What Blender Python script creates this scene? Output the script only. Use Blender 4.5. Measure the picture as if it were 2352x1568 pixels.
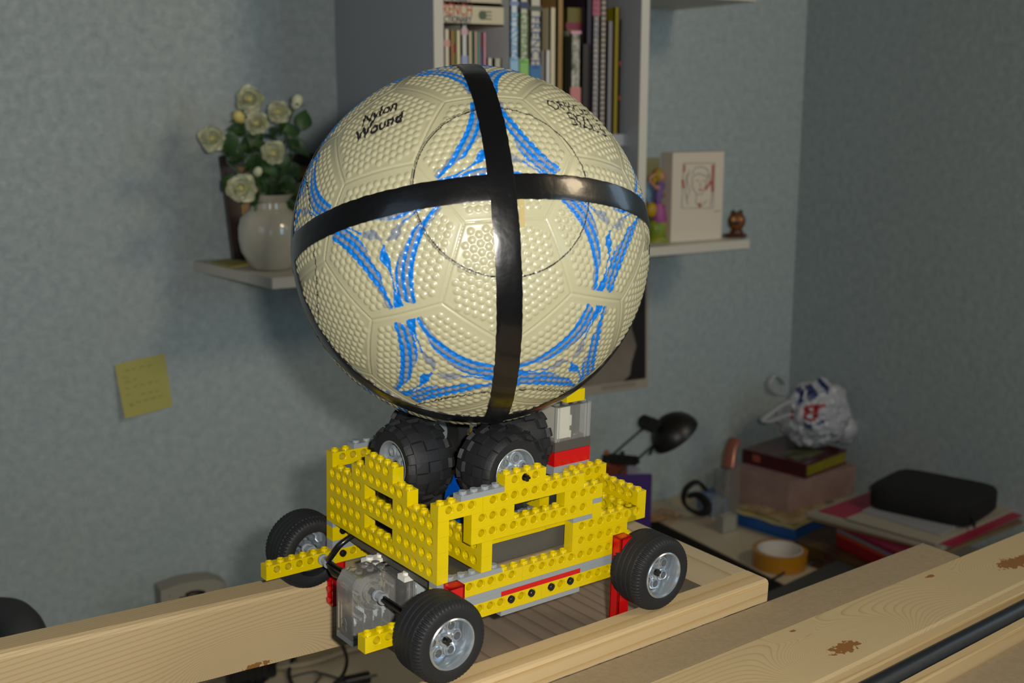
import bpy, bmesh, math, random
import numpy as np
from mathutils import Matrix, Vector
random.seed(7)
for o in list(bpy.data.objects): bpy.data.objects.remove(o)
SC = bpy.context.scene
COL = SC.collection
PI = math.pi
# ---------------------------------------------------------------- camera
RR = np.array([[0.8664320406202666, -0.099802170017148, 0.4892188118280705], [-0.49929502199260983, -0.17318778280863414, 0.8489466843678869], [0.0, -0.9798191255255725, -0.1998861707430065]])
CW = np.array([-0.2766343904294826, -0.5671550537931179, 0.2725773935753214])
FPX = 2667.341
cam = bpy.data.cameras.new('camera'); camo = bpy.data.objects.new('camera', cam); COL.objects.link(camo)
X, Y, Z = RR[:, 0], -RR[:, 1], -RR[:, 2]
camo.matrix_world = Matrix(((X[0], Y[0], Z[0], CW[0]), (X[1], Y[1], Z[1], CW[1]), (X[2], Y[2], Z[2], CW[2]), (0, 0, 0, 1)))
cam.sensor_width = 36; cam.lens = 36 * FPX / 2352; cam.clip_start = 0.01; cam.clip_end = 20
cam.dof.use_dof = True; cam.dof.focus_distance = 0.72; cam.dof.aperture_fstop = 11
SC.camera = camo
SC.view_settings.view_transform = 'Standard'; SC.view_settings.look = 'None'; SC.view_settings.gamma = 1
SC.view_settings.use_curve_mapping = False; SC.view_settings.exposure = 0.0
# ---------------------------------------------------------------- world and lights
w = bpy.data.worlds.new('room_air'); SC.world = w; w.use_nodes = True
w.node_tree.nodes['Background'].inputs[0].default_value = (0.9, 0.80, 0.64, 1)
w.node_tree.nodes['Background'].inputs[1].default_value = 0.03
def area(name, loc, target, sx, sy, energy, color):
    l = bpy.data.lights.new(name, 'AREA'); l.shape = 'RECTANGLE'; l.size = sx; l.size_y = sy; l.energy = energy; l.color = color
    o = bpy.data.objects.new(name, l); COL.objects.link(o)
    d = Vector(target) - Vector(loc); o.location = loc; o.rotation_euler = d.to_track_quat('-Z', 'Y').to_euler()
    return o
# camera flash, a hand's width to the right of the lens
fp = CW + RR @ np.array([0.040, -0.022, -0.01])
area('camera_flash', tuple(fp), (0.35, 0.45, 0.02), 0.022, 0.014, 6.3, (1.0, 0.94, 0.85))
# daylight: a window behind the photographer and one in the right-hand wall, outside the frame
area('window_light_behind', (-0.75, -2.3, 0.45), (0.1, 0.1, 0.1), 0.5, 0.75, 2.2, (0.62, 0.82, 1.0))
area('window_light_right', (1.36, 0.0, 0.52), (0.0, 0.6, 0.2), 0.4, 0.4, 1.0, (0.55, 0.78, 1.0))
area('window_light_left', (-1.7, -0.5, 0.75), (0.3, 1.2, 0.25), 0.9, 0.9, 2.2, (0.50, 0.74, 1.0))
area('window_light_far', (1.36, -1.5, 0.55), (-0.5, 1.2, 0.2), 0.8, 0.8, 9.0, (0.52, 0.76, 1.0))
# the room's own warm lamp, above and behind on the right
area('room_lamp', (1.20, -0.9, 1.15), (-0.2, 1.1, 0.1), 0.35, 0.35, 8.5, (1.0, 0.80, 0.52))
# ---------------------------------------------------------------- helpers
def at(x, y, ax, v):
    d = RR @ np.array([(x - 1176) / FPX, (y - 784) / FPX, 1.0]); i = 'xyz'.index(ax)
    return Vector(CW + d * (v - CW[i]) / d[i])
def lin(h):
    c = [int(h[i:i + 2], 16) / 255 for i in (0, 2, 4)]
    return [x / 12.92 if x < .04045 else ((x + .055) / 1.055) ** 2.4 for x in c] + [1]
MATS = {}
def mat(name, col, rough=.5, metal=0., coat=0., bump=0., bscale=50., mix=None, mscale=8., spec=.5, mdist=0.0, trans=0., emit=0.):
    if name in MATS: return MATS[name]
    m = bpy.data.materials.new(name); m.use_nodes = True; nt = m.node_tree; N = nt.nodes; L = nt.links
    b = N['Principled BSDF']; c = lin(col) if isinstance(col, str) else list(col) + [1]
    b.inputs['Base Color'].default_value = c; b.inputs['Roughness'].default_value = rough; b.inputs['Metallic'].default_value = metal
    b.inputs['Coat Weight'].default_value = coat; b.inputs['Coat Roughness'].default_value = .08
    b.inputs['Specular IOR Level'].default_value = spec; b.inputs['Transmission Weight'].default_value = trans
    tc = N.new('ShaderNodeTexCoord')
    if mix:
        n = N.new('ShaderNodeTexNoise'); n.inputs['Scale'].default_value = mscale; n.inputs['Detail'].default_value = 6; n.inputs['Roughness'].default_value = .65
        n.inputs['Distortion'].default_value = mdist
        r = N.new('ShaderNodeValToRGB'); r.color_ramp.elements[0].position = .36; r.color_ramp.elements[1].position = .64
        r.color_ramp.elements[0].color = c; r.color_ramp.elements[1].color = lin(mix)
        L.new(tc.outputs['Object'], n.inputs['Vector']); L.new(n.outputs[0], r.inputs[0]); L.new(r.outputs[0], b.inputs['Base Color'])
    if bump:
        n = N.new('ShaderNodeTexNoise'); n.inputs['Scale'].default_value = bscale; n.inputs['Detail'].default_value = 4
        k = N.new('ShaderNodeBump'); k.inputs['Strength'].default_value = bump; k.inputs['Distance'].default_value = .001
        L.new(tc.outputs['Object'], n.inputs['Vector']); L.new(n.outputs[0], k.inputs['Height']); L.new(k.outputs[0], b.inputs['Normal'])
    MATS[name] = m
    return m
def wood(name, c1, c2, c3, ax='x', ring=42., rough=.6, knots=(), stretch=.06, warp=.9, off=(0, 0, 0)):
    """sawn softwood: rings stretched along one axis, bent round the given knots"""
    m = bpy.data.materials.new(name); m.use_nodes = True; nt = m.node_tree; N = nt.nodes; L = nt.links
    b = N['Principled BSDF']; b.inputs['Roughness'].default_value = rough; b.inputs['Specular IOR Level'].default_value = .3
    tc = N.new('ShaderNodeTexCoord'); mp = N.new('ShaderNodeMapping')
    i = 'xyz'.index(ax); s = [1, 1, 1]; s[i] = stretch
    mp.inputs['Scale'].default_value = s; mp.inputs['Location'].default_value = off
    L.new(tc.outputs['Object'], mp.inputs['Vector'])
    ns = N.new('ShaderNodeTexNoise'); ns.inputs['Scale'].default_value = 14; ns.inputs['Detail'].default_value = 3
    L.new(mp.outputs[0], ns.inputs['Vector'])
    sep = N.new('ShaderNodeSeparateXYZ'); L.new(mp.outputs[0], sep.inputs[0])
    def mth(op, a, bb=None, c=None):
        n = N.new('ShaderNodeMath'); n.operation = op
        for q, v in enumerate((a, bb, c)):
            if v is None: continue
            if isinstance(v, (int, float)): n.inputs[q].default_value = v
            else: L.new(v, n.inputs[q])
        return n.outputs[0]
    o = [q for q in range(3) if q != i]
    cc = mth('ADD', mth('MULTIPLY', sep.outputs[o[0]], 1.0), mth('MULTIPLY', sep.outputs[o[1]], .75))
    nl = N.new('ShaderNodeTexNoise'); nl.inputs['Scale'].default_value = 5; nl.inputs['Detail'].default_value = 1; L.new(mp.outputs[0], nl.inputs['Vector'])
    v = mth('ADD', mth('ADD', mth('MULTIPLY', cc, ring * 6), mth('MULTIPLY', ns.outputs[0], warp * 3)), mth('MULTIPLY', nl.outputs[0], warp * 16))
    dark = None
    nk = N.new('ShaderNodeTexNoise'); nk.inputs['Scale'].default_value = 260; L.new(tc.outputs['Object'], nk.inputs['Vector'])
    for (kx, ky, kz, kr) in knots:
        mk = N.new('ShaderNodeMapping'); sc = [1, 1, 1]; sc[i] = .42; mk.inputs['Scale'].default_value = sc
        mk.inputs['Location'].default_value = (-kx * sc[0], -ky * sc[1], -kz * sc[2])
        L.new(tc.outputs['Object'], mk.inputs['Vector'])
        ln = N.new('ShaderNodeVectorMath'); ln.operation = 'LENGTH'; L.new(mk.outputs[0], ln.inputs[0])
        d = mth('DIVIDE', ln.outputs['Value'], kr)
        f = mth('EXPONENT', mth('MULTIPLY', mth('MULTIPLY', d, d), -.16))
        v = mth('ADD', mth('MULTIPLY', v, mth('SUBTRACT', 1.0, f)), mth('MULTIPLY', mth('MULTIPLY', d, 2.2), f))
        kk = mth('LESS_THAN', mth('ADD', d, mth('MULTIPLY', nk.outputs[0], 1.6)), 1.5)
        dark = kk if dark is None else mth('MAXIMUM', dark, kk)
    fr = mth('FRACT', v)
    r = N.new('ShaderNodeValToRGB'); e = r.color_ramp.elements
    e[0].position = 0; e[0].color = lin(c1); e[1].position = .62; e[1].color = lin(c1)
    q = e.new(.88); q.color = lin(c2); q = e.new(.95); q.color = lin(c3); q = e.new(1.0); q.color = lin(c1)
    L.new(fr, r.inputs[0])
    n2 = N.new('ShaderNodeTexNoise'); n2.inputs['Scale'].default_value = 9; n2.inputs['Detail'].default_value = 5; L.new(mp.outputs[0], n2.inputs['Vector'])
    mx = N.new('ShaderNodeMix'); mx.data_type = 'RGBA'; mx.blend_type = 'MULTIPLY'; mx.inputs[0].default_value = .5
    r2 = N.new('ShaderNodeValToRGB'); r2.color_ramp.elements[0].position = .3; r2.color_ramp.elements[0].color = (.72, .66, .55, 1); r2.color_ramp.elements[1].position = .65; r2.color_ramp.elements[1].color = (1, 1, 1, 1)
    L.new(n2.outputs[0], r2.inputs[0]); L.new(r.outputs[0], mx.inputs[6]); L.new(r2.outputs[0], mx.inputs[7])
    out = mx.outputs[2]
    if dark is not None:
        m2 = N.new('ShaderNodeMix'); m2.data_type = 'RGBA'; L.new(dark, m2.inputs[0]); L.new(out, m2.inputs[6]); m2.inputs[7].default_value = lin('80582c'); out = m2.outputs[2]
    L.new(out, b.inputs['Base Color'])
    k = N.new('ShaderNodeBump'); k.inputs['Strength'].default_value = .25; k.inputs['Distance'].default_value = .0006
    n3 = N.new('ShaderNodeTexNoise'); n3.inputs['Scale'].default_value = 260; mp3 = N.new('ShaderNodeMapping'); s3 = [1, 1, 1]; s3[i] = .12; mp3.inputs['Scale'].default_value = s3
    L.new(tc.outputs['Object'], mp3.inputs[0]); L.new(mp3.outputs[0], n3.inputs[0]); L.new(n3.outputs[0], k.inputs['Height']); L.new(k.outputs[0], b.inputs['Normal'])
    MATS[name] = m
    return m

class MB:
    """collects faces, links them as ONE mesh object"""
    def __init__(s): s.v = []; s.f = []; s.sm = []
    def add(s, vs, fs, smooth=False, T=None):
        n = len(s.v)
        for v in vs:
            v = Vector(v)
            s.v.append(tuple(T @ v) if T is not None else tuple(v))
        for f in fs: s.f.append(tuple(i + n for i in f)); s.sm.append(smooth)
        return s
    def box(s, a, b, T=None, bev=0.):
        x0, y0, z0 = a; x1, y1, z1 = b
        if bev <= 0:
            vs = [(x, y, z) for z in (z0, z1) for y in (y0, y1) for x in (x0, x1)]
            return s.add(vs, [(0, 2, 3, 1), (4, 5, 7, 6), (0, 1, 5, 4), (2, 6, 7, 3), (0, 4, 6, 2), (1, 3, 7, 5)], False, T)
        k = bev; ring = lambda z, i: [(x0 + k * i[0], y0 + k * i[1], z) for i in ()]
        L = []
        for z, e in ((z0, k), (z0 + k, 0), (z1 - k, 0), (z1, k)):
            L.append([(x0 + k + e * 0 + (0 if e == 0 else 0), y0 + e, z), (x1 - k, y0 + e, z), (x1 - e, y0 + k, z), (x1 - e, y1 - k, z), (x1 - k, y1 - e, z), (x0 + k, y1 - e, z), (x0 + e, y1 - k, z), (x0 + e, y0 + k, z)])
        vs = sum(L, []); fs = []
        for r in range(3):
            for i in range(8): j = (i + 1) % 8; fs.append((r * 8 + i, r * 8 + j, r * 8 + 8 + j, r * 8 + 8 + i))
        fs.append(tuple(range(7, -1, -1))); fs.append(tuple(range(24, 32)))
        return s.add(vs, fs, False, T)
    def lathe(s, prof, n=32, T=None, smooth=True, closed=False, ax='z'):
        vs = []; fs = []
        for r, z in prof:
            for i in range(n):
                a = 2 * PI * i / n; p = (r * math.cos(a), r * math.sin(a), z)
                vs.append(p if ax == 'z' else ((p[2], p[0], p[1]) if ax == 'x' else (p[1], p[2], p[0])))
        m = len(prof)
        for j in range(m if closed else m - 1):
            k = (j + 1) % m
            for i in range(n):
                q = (i + 1) % n; fs.append((j * n + i, j * n + q, k * n + q, k * n + i))
        return s.add(vs, fs, smooth, T)
    def disc(s, r, z, n=32, T=None, up=True, ax='z'):
        vs = []
        for i in range(n):
            a = 2 * PI * i / n; p = (r * math.cos(a), r * math.sin(a), z)
            vs.append(p if ax == 'z' else ((p[2], p[0], p[1]) if ax == 'x' else (p[1], p[2], p[0])))
        return s.add(vs, [tuple(range(n)) if up else tuple(range(n - 1, -1, -1))], False, T)
    def cyl(s, r, z0, z1, n=24, T=None, ax='z', r2=None):
        r2 = r if r2 is None else r2
        s.lathe([(r, z0), (r2, z1)], n, T, True, False, ax); s.disc(r, z0, n, T, False, ax); s.disc(r2, z1, n, T, True, ax); return s
    def tube(s, pts, r, n=10, cap=True, T=None, flat=1.0):
        pts = [Vector(p) for p in pts]; m = len(pts); up = Vector((0, 0, 1)); vs = []; fs = []; prev = None
        for i, p in enumerate(pts):
            d = (pts[min(i + 1, m - 1)] - pts[max(i - 1, 0)]).normalized()
            if prev is None:
                a = d.cross(up)
                if a.length < .1: a = d.cross(Vector((1, 0, 0)))
            else: a = prev - d * prev.dot(d)
            a.normalize(); prev = a; b = d.cross(a); rr = r[i] if isinstance(r, (list, tuple)) else r
            for k in range(n):
                t = 2 * PI * k / n; vs.append(p + a * math.cos(t) * rr + b * math.sin(t) * rr * flat)
        for i in range(m - 1):
            for k in range(n): q = (k + 1) % n; fs.append((i * n + k, i * n + q, i * n + n + q, i * n + n + k))
        if cap: fs.append(tuple(range(n - 1, -1, -1))); fs.append(tuple(range((m - 1) * n, m * n)))
        return s.add(vs, fs, True, T)
    def prism(s, poly, z0, z1, T=None, smooth=False):
        n = len(poly); vs = [(x, y, z0) for x, y in poly] + [(x, y, z1) for x, y in poly]
        fs = [tuple(range(n - 1, -1, -1)), tuple(range(n, 2 * n))]
        s.add(vs, fs, False, T)
        return s.add(vs, [(i, (i + 1) % n, n + (i + 1) % n, n + i) for i in range(n)], smooth, T)
    def sphere(s, c, r, n=20, m=12, T=None, sc=(1, 1, 1), fn=None):
        vs = []; fs = []
        for j in range(m + 1):
            th = PI * j / m
            for i in range(n):
                a = 2 * PI * i / n; d = Vector((math.sin(th) * math.cos(a), math.sin(th) * math.sin(a), math.cos(th)))
                k = r * (fn(d) if fn else 1); vs.append((c[0] + d.x * k * sc[0], c[1] + d.y * k * sc[1], c[2] + d.z * k * sc[2]))
        for j in range(m):
            for i in range(n): q = (i + 1) % n; fs.append((j * n + i, j * n + n + i, j * n + n + q, j * n + q))
        return s.add(vs, fs, True, T)
    def mesh(s, name, m, sharp=None):
        me = bpy.data.meshes.new(name); me.from_pydata(s.v, [], s.f); me.polygons.foreach_set('use_smooth', s.sm)
        if m is not None: me.materials.append(m)
        me.update()
        if sharp and any(s.sm): me.set_sharp_from_angle(angle=math.radians(sharp))
        return me
    def build(s, name, m, parent=None, sharp=40):
        o = bpy.data.objects.new(name, s.mesh(name, m, sharp)); COL.objects.link(o)
        if parent: o.parent = parent
        return o
def tag(o, label=None, cat=None, group=None, kind=None):
    for k, v in (('label', label), ('category', cat), ('group', group), ('kind', kind)):
        if v: o[k] = v
    return o
def thing(name, label, cat, loc=(0, 0, 0), rz=0., group=None, M4=None):
    o = bpy.data.objects.new(name, None); COL.objects.link(o); o.empty_display_size = .01
    if M4 is not None: o.matrix_world = M4
    else: o.location = loc; o.rotation_euler = (0, 0, rz)
    return tag(o, label, cat, group)
def text_mesh(txt, size=1., shear=0., ext=0., align='LEFT', bold=0.):
    c = bpy.data.curves.new('lettering', 'FONT'); c.body = txt; c.size = size; c.shear = shear; c.extrude = ext; c.offset = bold; c.align_x = align; c.resolution_u = 3
    o = bpy.data.objects.new('lettering', c); COL.objects.link(o)
    bpy.context.view_layer.update(); dg = bpy.context.evaluated_depsgraph_get()
    me = bpy.data.meshes.new_from_object(o.evaluated_get(dg)); bpy.data.objects.remove(o); return me
def text_obj(name, txt, size, m, parent, T, shear=0., align='LEFT', label=None, bold=0.):
    me = text_mesh(txt, size, shear, .00012, align, bold); me.materials.clear(); me.materials.append(m)
    o = bpy.data.objects.new(name, me); COL.objects.link(o); o.parent = parent; o.matrix_local = T
    if label: o['label'] = label
    return o
def bez(p0, p1, p2, p3, n=16):
    p0, p1, p2, p3 = map(Vector, (p0, p1, p2, p3)); return [p0 * (1 - t) ** 3 + p1 * 3 * t * (1 - t) ** 2 + p2 * 3 * t * t * (1 - t) + p3 * t ** 3 for t in [i / n for i in range(n + 1)]]
def spline(P, n=8):
    P = [Vector(p) for p in P]; Q = [P[0]] + P + [P[-1]]; out = []
    for i in range(1, len(Q) - 2):
        a, b, c, d = Q[i - 1], Q[i], Q[i + 1], Q[i + 2]
        for k in range(n):
            t = k / n; out.append(.5 * ((2 * b) + (c - a) * t + (2 * a - 5 * b + 4 * c - d) * t * t + (3 * b - a - 3 * c + d) * t ** 3))
    out.append(P[-1]); return out
# ---------------------------------------------------------------- materials
def wallpaper():
    m = mat('wallpaper', '8ba1aa', .62, bump=.0); nt = m.node_tree; N = nt.nodes; L = nt.links; b = N['Principled BSDF']
    tc = N.new('ShaderNodeTexCoord')
    n1 = N.new('ShaderNodeTexNoise'); n1.inputs['Scale'].default_value = 75; n1.inputs['Detail'].default_value = 5; n1.inputs['Roughness'].default_value = .7
    n2 = N.new('ShaderNodeTexNoise'); n2.inputs['Scale'].default_value = 7; n2.inputs['Detail'].default_value = 3
    L.new(tc.outputs['Object'], n1.inputs[0]); L.new(tc.outputs['Object'], n2.inputs[0])
    r = N.new('ShaderNodeValToRGB'); r.color_ramp.elements[0].position = .3; r.color_ramp.elements[0].color = lin('94a0a2'); r.color_ramp.elements[1].position = .72; r.color_ramp.elements[1].color = lin('b2bcbb')
    L.new(n1.outputs[0], r.inputs[0])
    mx = N.new('ShaderNodeMix'); mx.data_type = 'RGBA'; mx.blend_type = 'MULTIPLY'; mx.inputs[0].default_value = .35
    r2 = N.new('ShaderNodeValToRGB'); r2.color_ramp.elements[0].color = (.80, .85, .88, 1); r2.color_ramp.elements[1].color = (1, 1, 1, 1)
    L.new(n2.outputs[0], r2.inputs[0]); L.new(r.outputs[0], mx.inputs[6]); L.new(r2.outputs[0], mx.inputs[7]); L.new(mx.outputs[2], b.inputs['Base Color'])
    k = N.new('ShaderNodeBump'); k.inputs['Strength'].default_value = .5; k.inputs['Distance'].default_value = .0012
    n3 = N.new('ShaderNodeTexNoise'); n3.inputs['Scale'].default_value = 190; n3.inputs['Detail'].default_value = 3
    L.new(tc.outputs['Object'], n3.inputs[0]); L.new(n3.outputs[0], k.inputs['Height']); L.new(k.outputs[0], b.inputs['Normal'])
    r3 = N.new('ShaderNodeMapRange'); r3.inputs[1].default_value = .35; r3.inputs[2].default_value = .7; r3.inputs[3].default_value = .6; r3.inputs[4].default_value = .38
    L.new(n1.outputs[0], r3.inputs[0]); L.new(r3.outputs[0], b.inputs['Roughness'])
    return m
M_WALL = wallpaper()
YEL = mat('yellow_plastic', (.58, .445, .0), .22, coat=.25, spec=.5)
GRY = mat('light_grey_plastic', '868d92', .3, coat=.15)
DGR = mat('dark_grey_plastic', '4c4a46', .4)
RED = mat('red_plastic', (.50, .004, .006), .25, coat=.2)
BLU = mat('blue_plastic', (.0, .07, .42), .25, coat=.2)
BLK = mat('black_plastic', (.008, .008, .009), .3, coat=.1)
WHT = mat('white_plastic', 'dcdcd4', .35)
RUB = mat('black_rubber', (.011, .012, .014), .6, bump=.2, bscale=400, spec=.4)
SIL = mat('silver_plastic', (.50, .56, .61), .25, metal=.8, coat=.2)
SHELF = mat('painted_shelf', 'cbc6b8', .5)
CASEM = mat('painted_bookcase', 'a2a6aa', .55)
DESK = mat('desk_laminate', 'b8aa90', .5, bump=.1, bscale=200)
# ================================================================ the room
def slab(name, a, b, m, kind='structure', label=None):
    o = MB().box(a, b).build(name, m); tag(o, kind=kind)
    if label: o['label'] = label
    return o
WY = 1.20; WX = at(1834, 430, 'y', WY).x
FLOOR = -1.23
slab('wall_back', (-2.6, WY, FLOOR), (WX + .1, WY + .1, 1.3), M_WALL)
slab('wall_right', (WX, -2.6, FLOOR), (WX + .1, WY, 1.3), M_WALL)
slab('floor', (-2.6, -2.6, FLOOR - .05), (WX + .1, WY + .1, FLOOR), mat('carpet', '6c655a', .95, bump=.5, bscale=300))
# ================================================================ the brick-built vehicle
MR = Matrix(((0.9891075593396337, -0.14566818741253273, 0.021142734760199247), (0.14616721593130716, 0.9889598400125315, -0.024363493782276174), (-0.017360329607573374, 0.027188490549045957, 0.9994795670435594)))
S = .008
def LW(u, v, z): return MR @ Vector((u, v, z)) * S          # vehicle frame (studs) -> room
BASE = (8, 8, -6)
M4 = Matrix.Translation(LW(*BASE)) @ MR.to_4x4()
truck = thing('toy_vehicle', 'yellow vehicle built of toy bricks on four black tyres, carrying the ball', 'toy vehicle', M4=M4)
def loc(u, v, z): return Vector(((u - BASE[0]) * S, (v - BASE[1]) * S, (z - BASE[2]) * S))
ME = {}
def stud(b, x, y, z, hollow=True, n=20):
    T = Matrix.Translation((x, y, z))
    if hollow: b.lathe([(.302, 0), (.302, .19), (.285, .212), (.215, .212), (.2, .195), (.2, .02), (.0, .02)], n, T)
    else: b.lathe([(.302, 0), (.302, .19), (.285, .212), (.0, .212)], n, T)
def beam_mesh(n, studs=True):
    """1 x n brick with cross holes, length along x, holes facing y"""
    k = ('beam', n, studs)
    if k in ME: return ME[k]
    b = MB(); g = .012; H = 1.2 - .008; zc = .725; x0, x1, y0, y1 = g, n - g, g, 1 - g
    NS = 24
    def ring(cx, r, y): return [(cx + r * math.cos(2 * PI * i / NS), y, zc + r * math.sin(2 * PI * i / NS)) for i in range(NS)]
    def rect(cx, xa, xb, y):
        out = []
        for i in range(NS):
            a = 2 * PI * i / NS; c, s_ = math.cos(a), math.sin(a)
            tx = ((xb - cx) / c) if c > 1e-6 else (((xa - cx) / c) if c < -1e-6 else 1e9)
            tz = ((H - zc) / s_) if s_ > 1e-6 else ((-zc / s_) if s_ < -1e-6 else 1e9)
            t = min(tx, tz); out.append([cx + c * t, y, zc + s_ * t])
        for (X_, Z_) in ((xa, 0), (xb, 0), (xa, H), (xb, H)):      # snap the nearest ones to the corners
            j = min(range(NS), key=lambda q: (out[q][0] - X_) ** 2 + (out[q][2] - Z_) ** 2); out[j] = [X_, y, Z_]
        return [tuple(p) for p in out]
    for side, y in ((0, y0), (1, y1)):
        yi = y + .095 if side == 0 else y - .095
        for h in range(1, n):
            xa, xb = (h - .5, h + .5)
            R0 = rect(h, xa, xb, y); R1 = ring(h, .385, y); R2 = ring(h, .385, yi); R3 = ring(h, 0.3, yi)
            vs = R0 + R1 + R2 + R3
            for a in range(3):
                fs = []
                for i in range(NS):
                    j = (i + 1) % NS; f = (a * NS + i, a * NS + j, a * NS + NS + j, a * NS + NS + i); fs.append(f if side == 0 else f[::-1])
                b.add(vs, fs, a == 1)
        ends = [(x0, .5), (n - .5, x1)] if n > 1 else [(x0, x1)]
        for xa, xb in ends:
            f = (0, 1, 2, 3); b.add([(xa, y, 0), (xb, y, 0), (xb, y, H), (xa, y, H)], [f if side == 0 else f[::-1]])
    for h in range(1, n):
        A = ring(h, 0.3, y0 + .095); B = ring(h, 0.3, y1 - .095)
        b.add(A + B, [(i, (i + 1) % NS, NS + (i + 1) % NS, NS + i) for i in range(NS)], True)
    b.add([(x0, y0, H), (x1, y0, H), (x1, y1, H), (x0, y1, H)], [(0, 1, 2, 3)])
    b.add([(x0, y0, 0), (x1, y0, 0), (x1, y1, 0), (x0, y1, 0)], [(3, 2, 1, 0)])
    b.add([(x0, y0, 0), (x0, y1, 0), (x0, y1, H), (x0, y0, H)], [(3, 2, 1, 0)]); b.add([(x1, y0, 0), (x1, y1, 0), (x1, y1, H), (x1, y0, H)], [(0, 1, 2, 3)])
    if studs:
        for i in range(n): stud(b, i + .5, .5, H)
    b.v = [(x * S, y * S, z * S) for x, y, z in b.v]
    ME[k] = b; return b
MESH = {}
def place(name, kind, n, m, u, v, z, d='U', label=None, w=1, h=1.2, rot=None):
    key = (kind, n, w, h, m.name)
    if key not in MESH:
        if kind == 'beam': b = beam_mesh(n)
        elif kind == 'tile':
            b = MB().box((.012, .012, 0), (n - .012, w - .012, h - .008)); b.v = [(x * S, y * S, zz * S) for x, y, zz in b.v]
        else:
            b = MB(); b.box((.012, .012, 0), (n - .012, w - .012, h - .008))
            for i in range(n):
                for j in range(w): stud(b, i + .5, j + .5, h - .008, kind == 'hplate')
            b.v = [(x * S, y * S, zz * S) for x, y, zz in b.v]
        MESH[key] = b.mesh(name, m, 35)
    o = bpy.data.objects.new(name, MESH[key]); COL.objects.link(o); o.parent = truck
    if rot is not None: o.matrix_local = rot
    elif d == 'U': o.location = loc(u, v, z)
    else: o.location = loc(u + w, v, z); o.rotation_euler = (0, 0, PI / 2)
    if label: o['label'] = label
    return o
BM = lambda n, u, v, z, d='U': place('beam_brick', 'beam', n, YEL, u, v, z, d)
PL = lambda n, u, v, z, d='U', m=GRY, w=1, h=.4, label=None: place('plate', 'plate', n, m, u, v, z, d, label, w, h)
# side walls of the chassis: near (v=0) and far (v=15)
for v in (0, 15):
    BM(16, -6, v, -3.6); BM(12, 10, v, -3.6)
    PL(10, 0, v, -2.0); PL(10, 10, v, -2.0); PL(6, 0, v, -2.4)
    PL(8, 6, v, -2.4, m=RED if v == 0 else GRY, label='red flat plate in the grey band' if v == 0 else None); PL(6, 14, v, -2.4)
    BM(8, 0, v, -1.6); BM(12, 8, v, -1.6); PL(6, 0, v, -.4); PL(8, 6, v, -4.0)
    BM(4, 0, v, 4.8); BM(10, 4, v, 4.8); BM(4, 3, v, 3.6); BM(4, 12, v, 3.6); BM(12, 3, v, 2.4)
    PL(2, 13, v, 2.0); BM(6, 13, v, -.4); BM(8, 13, v, .8); BM(4, 6, v, 6.0); PL(4, 2, v, 6.0)
    place('brick', 'plate', 1, YEL, 15, v, 2.0); PL(1, 15, v, 3.2)
# front wall (u=0), holes facing the viewer's left
for n, v, z in ((16, 0, 0), (6, 10, 1.2), (6, 0, 1.2), (16, 0, 2.4), (6, 10, 3.6), (6, 0, 3.6), (8, 4, 4.8), (4, 6, 6.0)): BM(n, 0, v, z, 'V')
for n, v, z in ((8, 0, 0), (8, 8, 0), (8, 0, 1.2), (8, 8, 1.2)): BM(n, 4, v, z, 'V')
for n, v, z in ((8, 0, 2.0), (8, 8, 2.0)): BM(n, 20, v, z, 'V')
BM(8, 19, 0, .8, 'V'); BM(8, 19, 8, .8, 'V')
BM(4, 17, 4.9, 3.0)
# far inner wall and cross members carrying the rollers
BM(8, 5, 12, 2.4); BM(8, 5, 12, 3.6); BM(4, 7, 12, 4.8)
for n, v, z in ((10, 3, 2.4), (6, 5, 3.6), (4, 6, 4.8)): BM(n, 12, v, z, 'V')
PL(6, 5, 1, 1.56, m=YEL, label='yellow plate under the side beams'); PL(4, 11, 1, 1.6, m=YEL, label='yellow plate under the side beams')
# controller block inside
b = MB(); b.box((5.05, 1.5, -.38), (13.6, 14.4, 1.9), bev=.06)
def L3(b):
    b.v = [tuple(loc(*p)) for p in b.v]; return b
L3(b).build('controller_block', DGR, truck)
b = MB(); b.box((1.2, 1.2, -1.6), (5.0, 14.6, -.45), bev=.05); L3(b).build('battery_tray', DGR, truck)
PL(4, 8, 2, 2.0, w=2, label='grey plate seen through the side opening'); PL(2, 7, 4, 1.6, w=2)
# blue slope and grey connector between the rollers
b = MB(); b.add([(5.6, 4.6, 1.6), (8.2, 4.6, 1.6), (8.2, 7.4, 1.6), (5.6, 7.4, 1.6), (5.9, 5.2, 4.4), (7.9, 5.2, 4.4), (7.9, 7.2, 5.2), (5.9, 7.2, 5.2)], [(3, 2, 1, 0), (4, 5, 6, 7), (0, 1, 5, 4), (1, 2, 6, 5), (2, 3, 7, 6), (3, 0, 4, 7)])
o = L3(b).build('slope_brick', BLU, truck); o['label'] = 'blue sloped brick between the rollers'
b = MB(); b.cyl(.42, 3.4, 5.4, 16, Matrix.Translation((4.9, 0, 3.9)), 'y'); b.cyl(.3, 2.2, 3.4, 16, Matrix.Translation((4.9, 0, 3.9)), 'y'); L3(b).build('axle_joiner', GRY, truck)
# bushings on the far wheel's axle
for (u, v) in ((8.0, 11.3), (12.0, 8.0)):
    b = MB(); T = Matrix.Translation((u, v, 6.725))
    b.lathe([(.12, -.5), (.36, -.5), (.36, -.3), (.3, -.3), (.3, .3), (.36, .3), (.36, .5), (.12, .5)], 18, T, True, False, 'y'); L3(b).build('bushing', GRY, truck)
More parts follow.
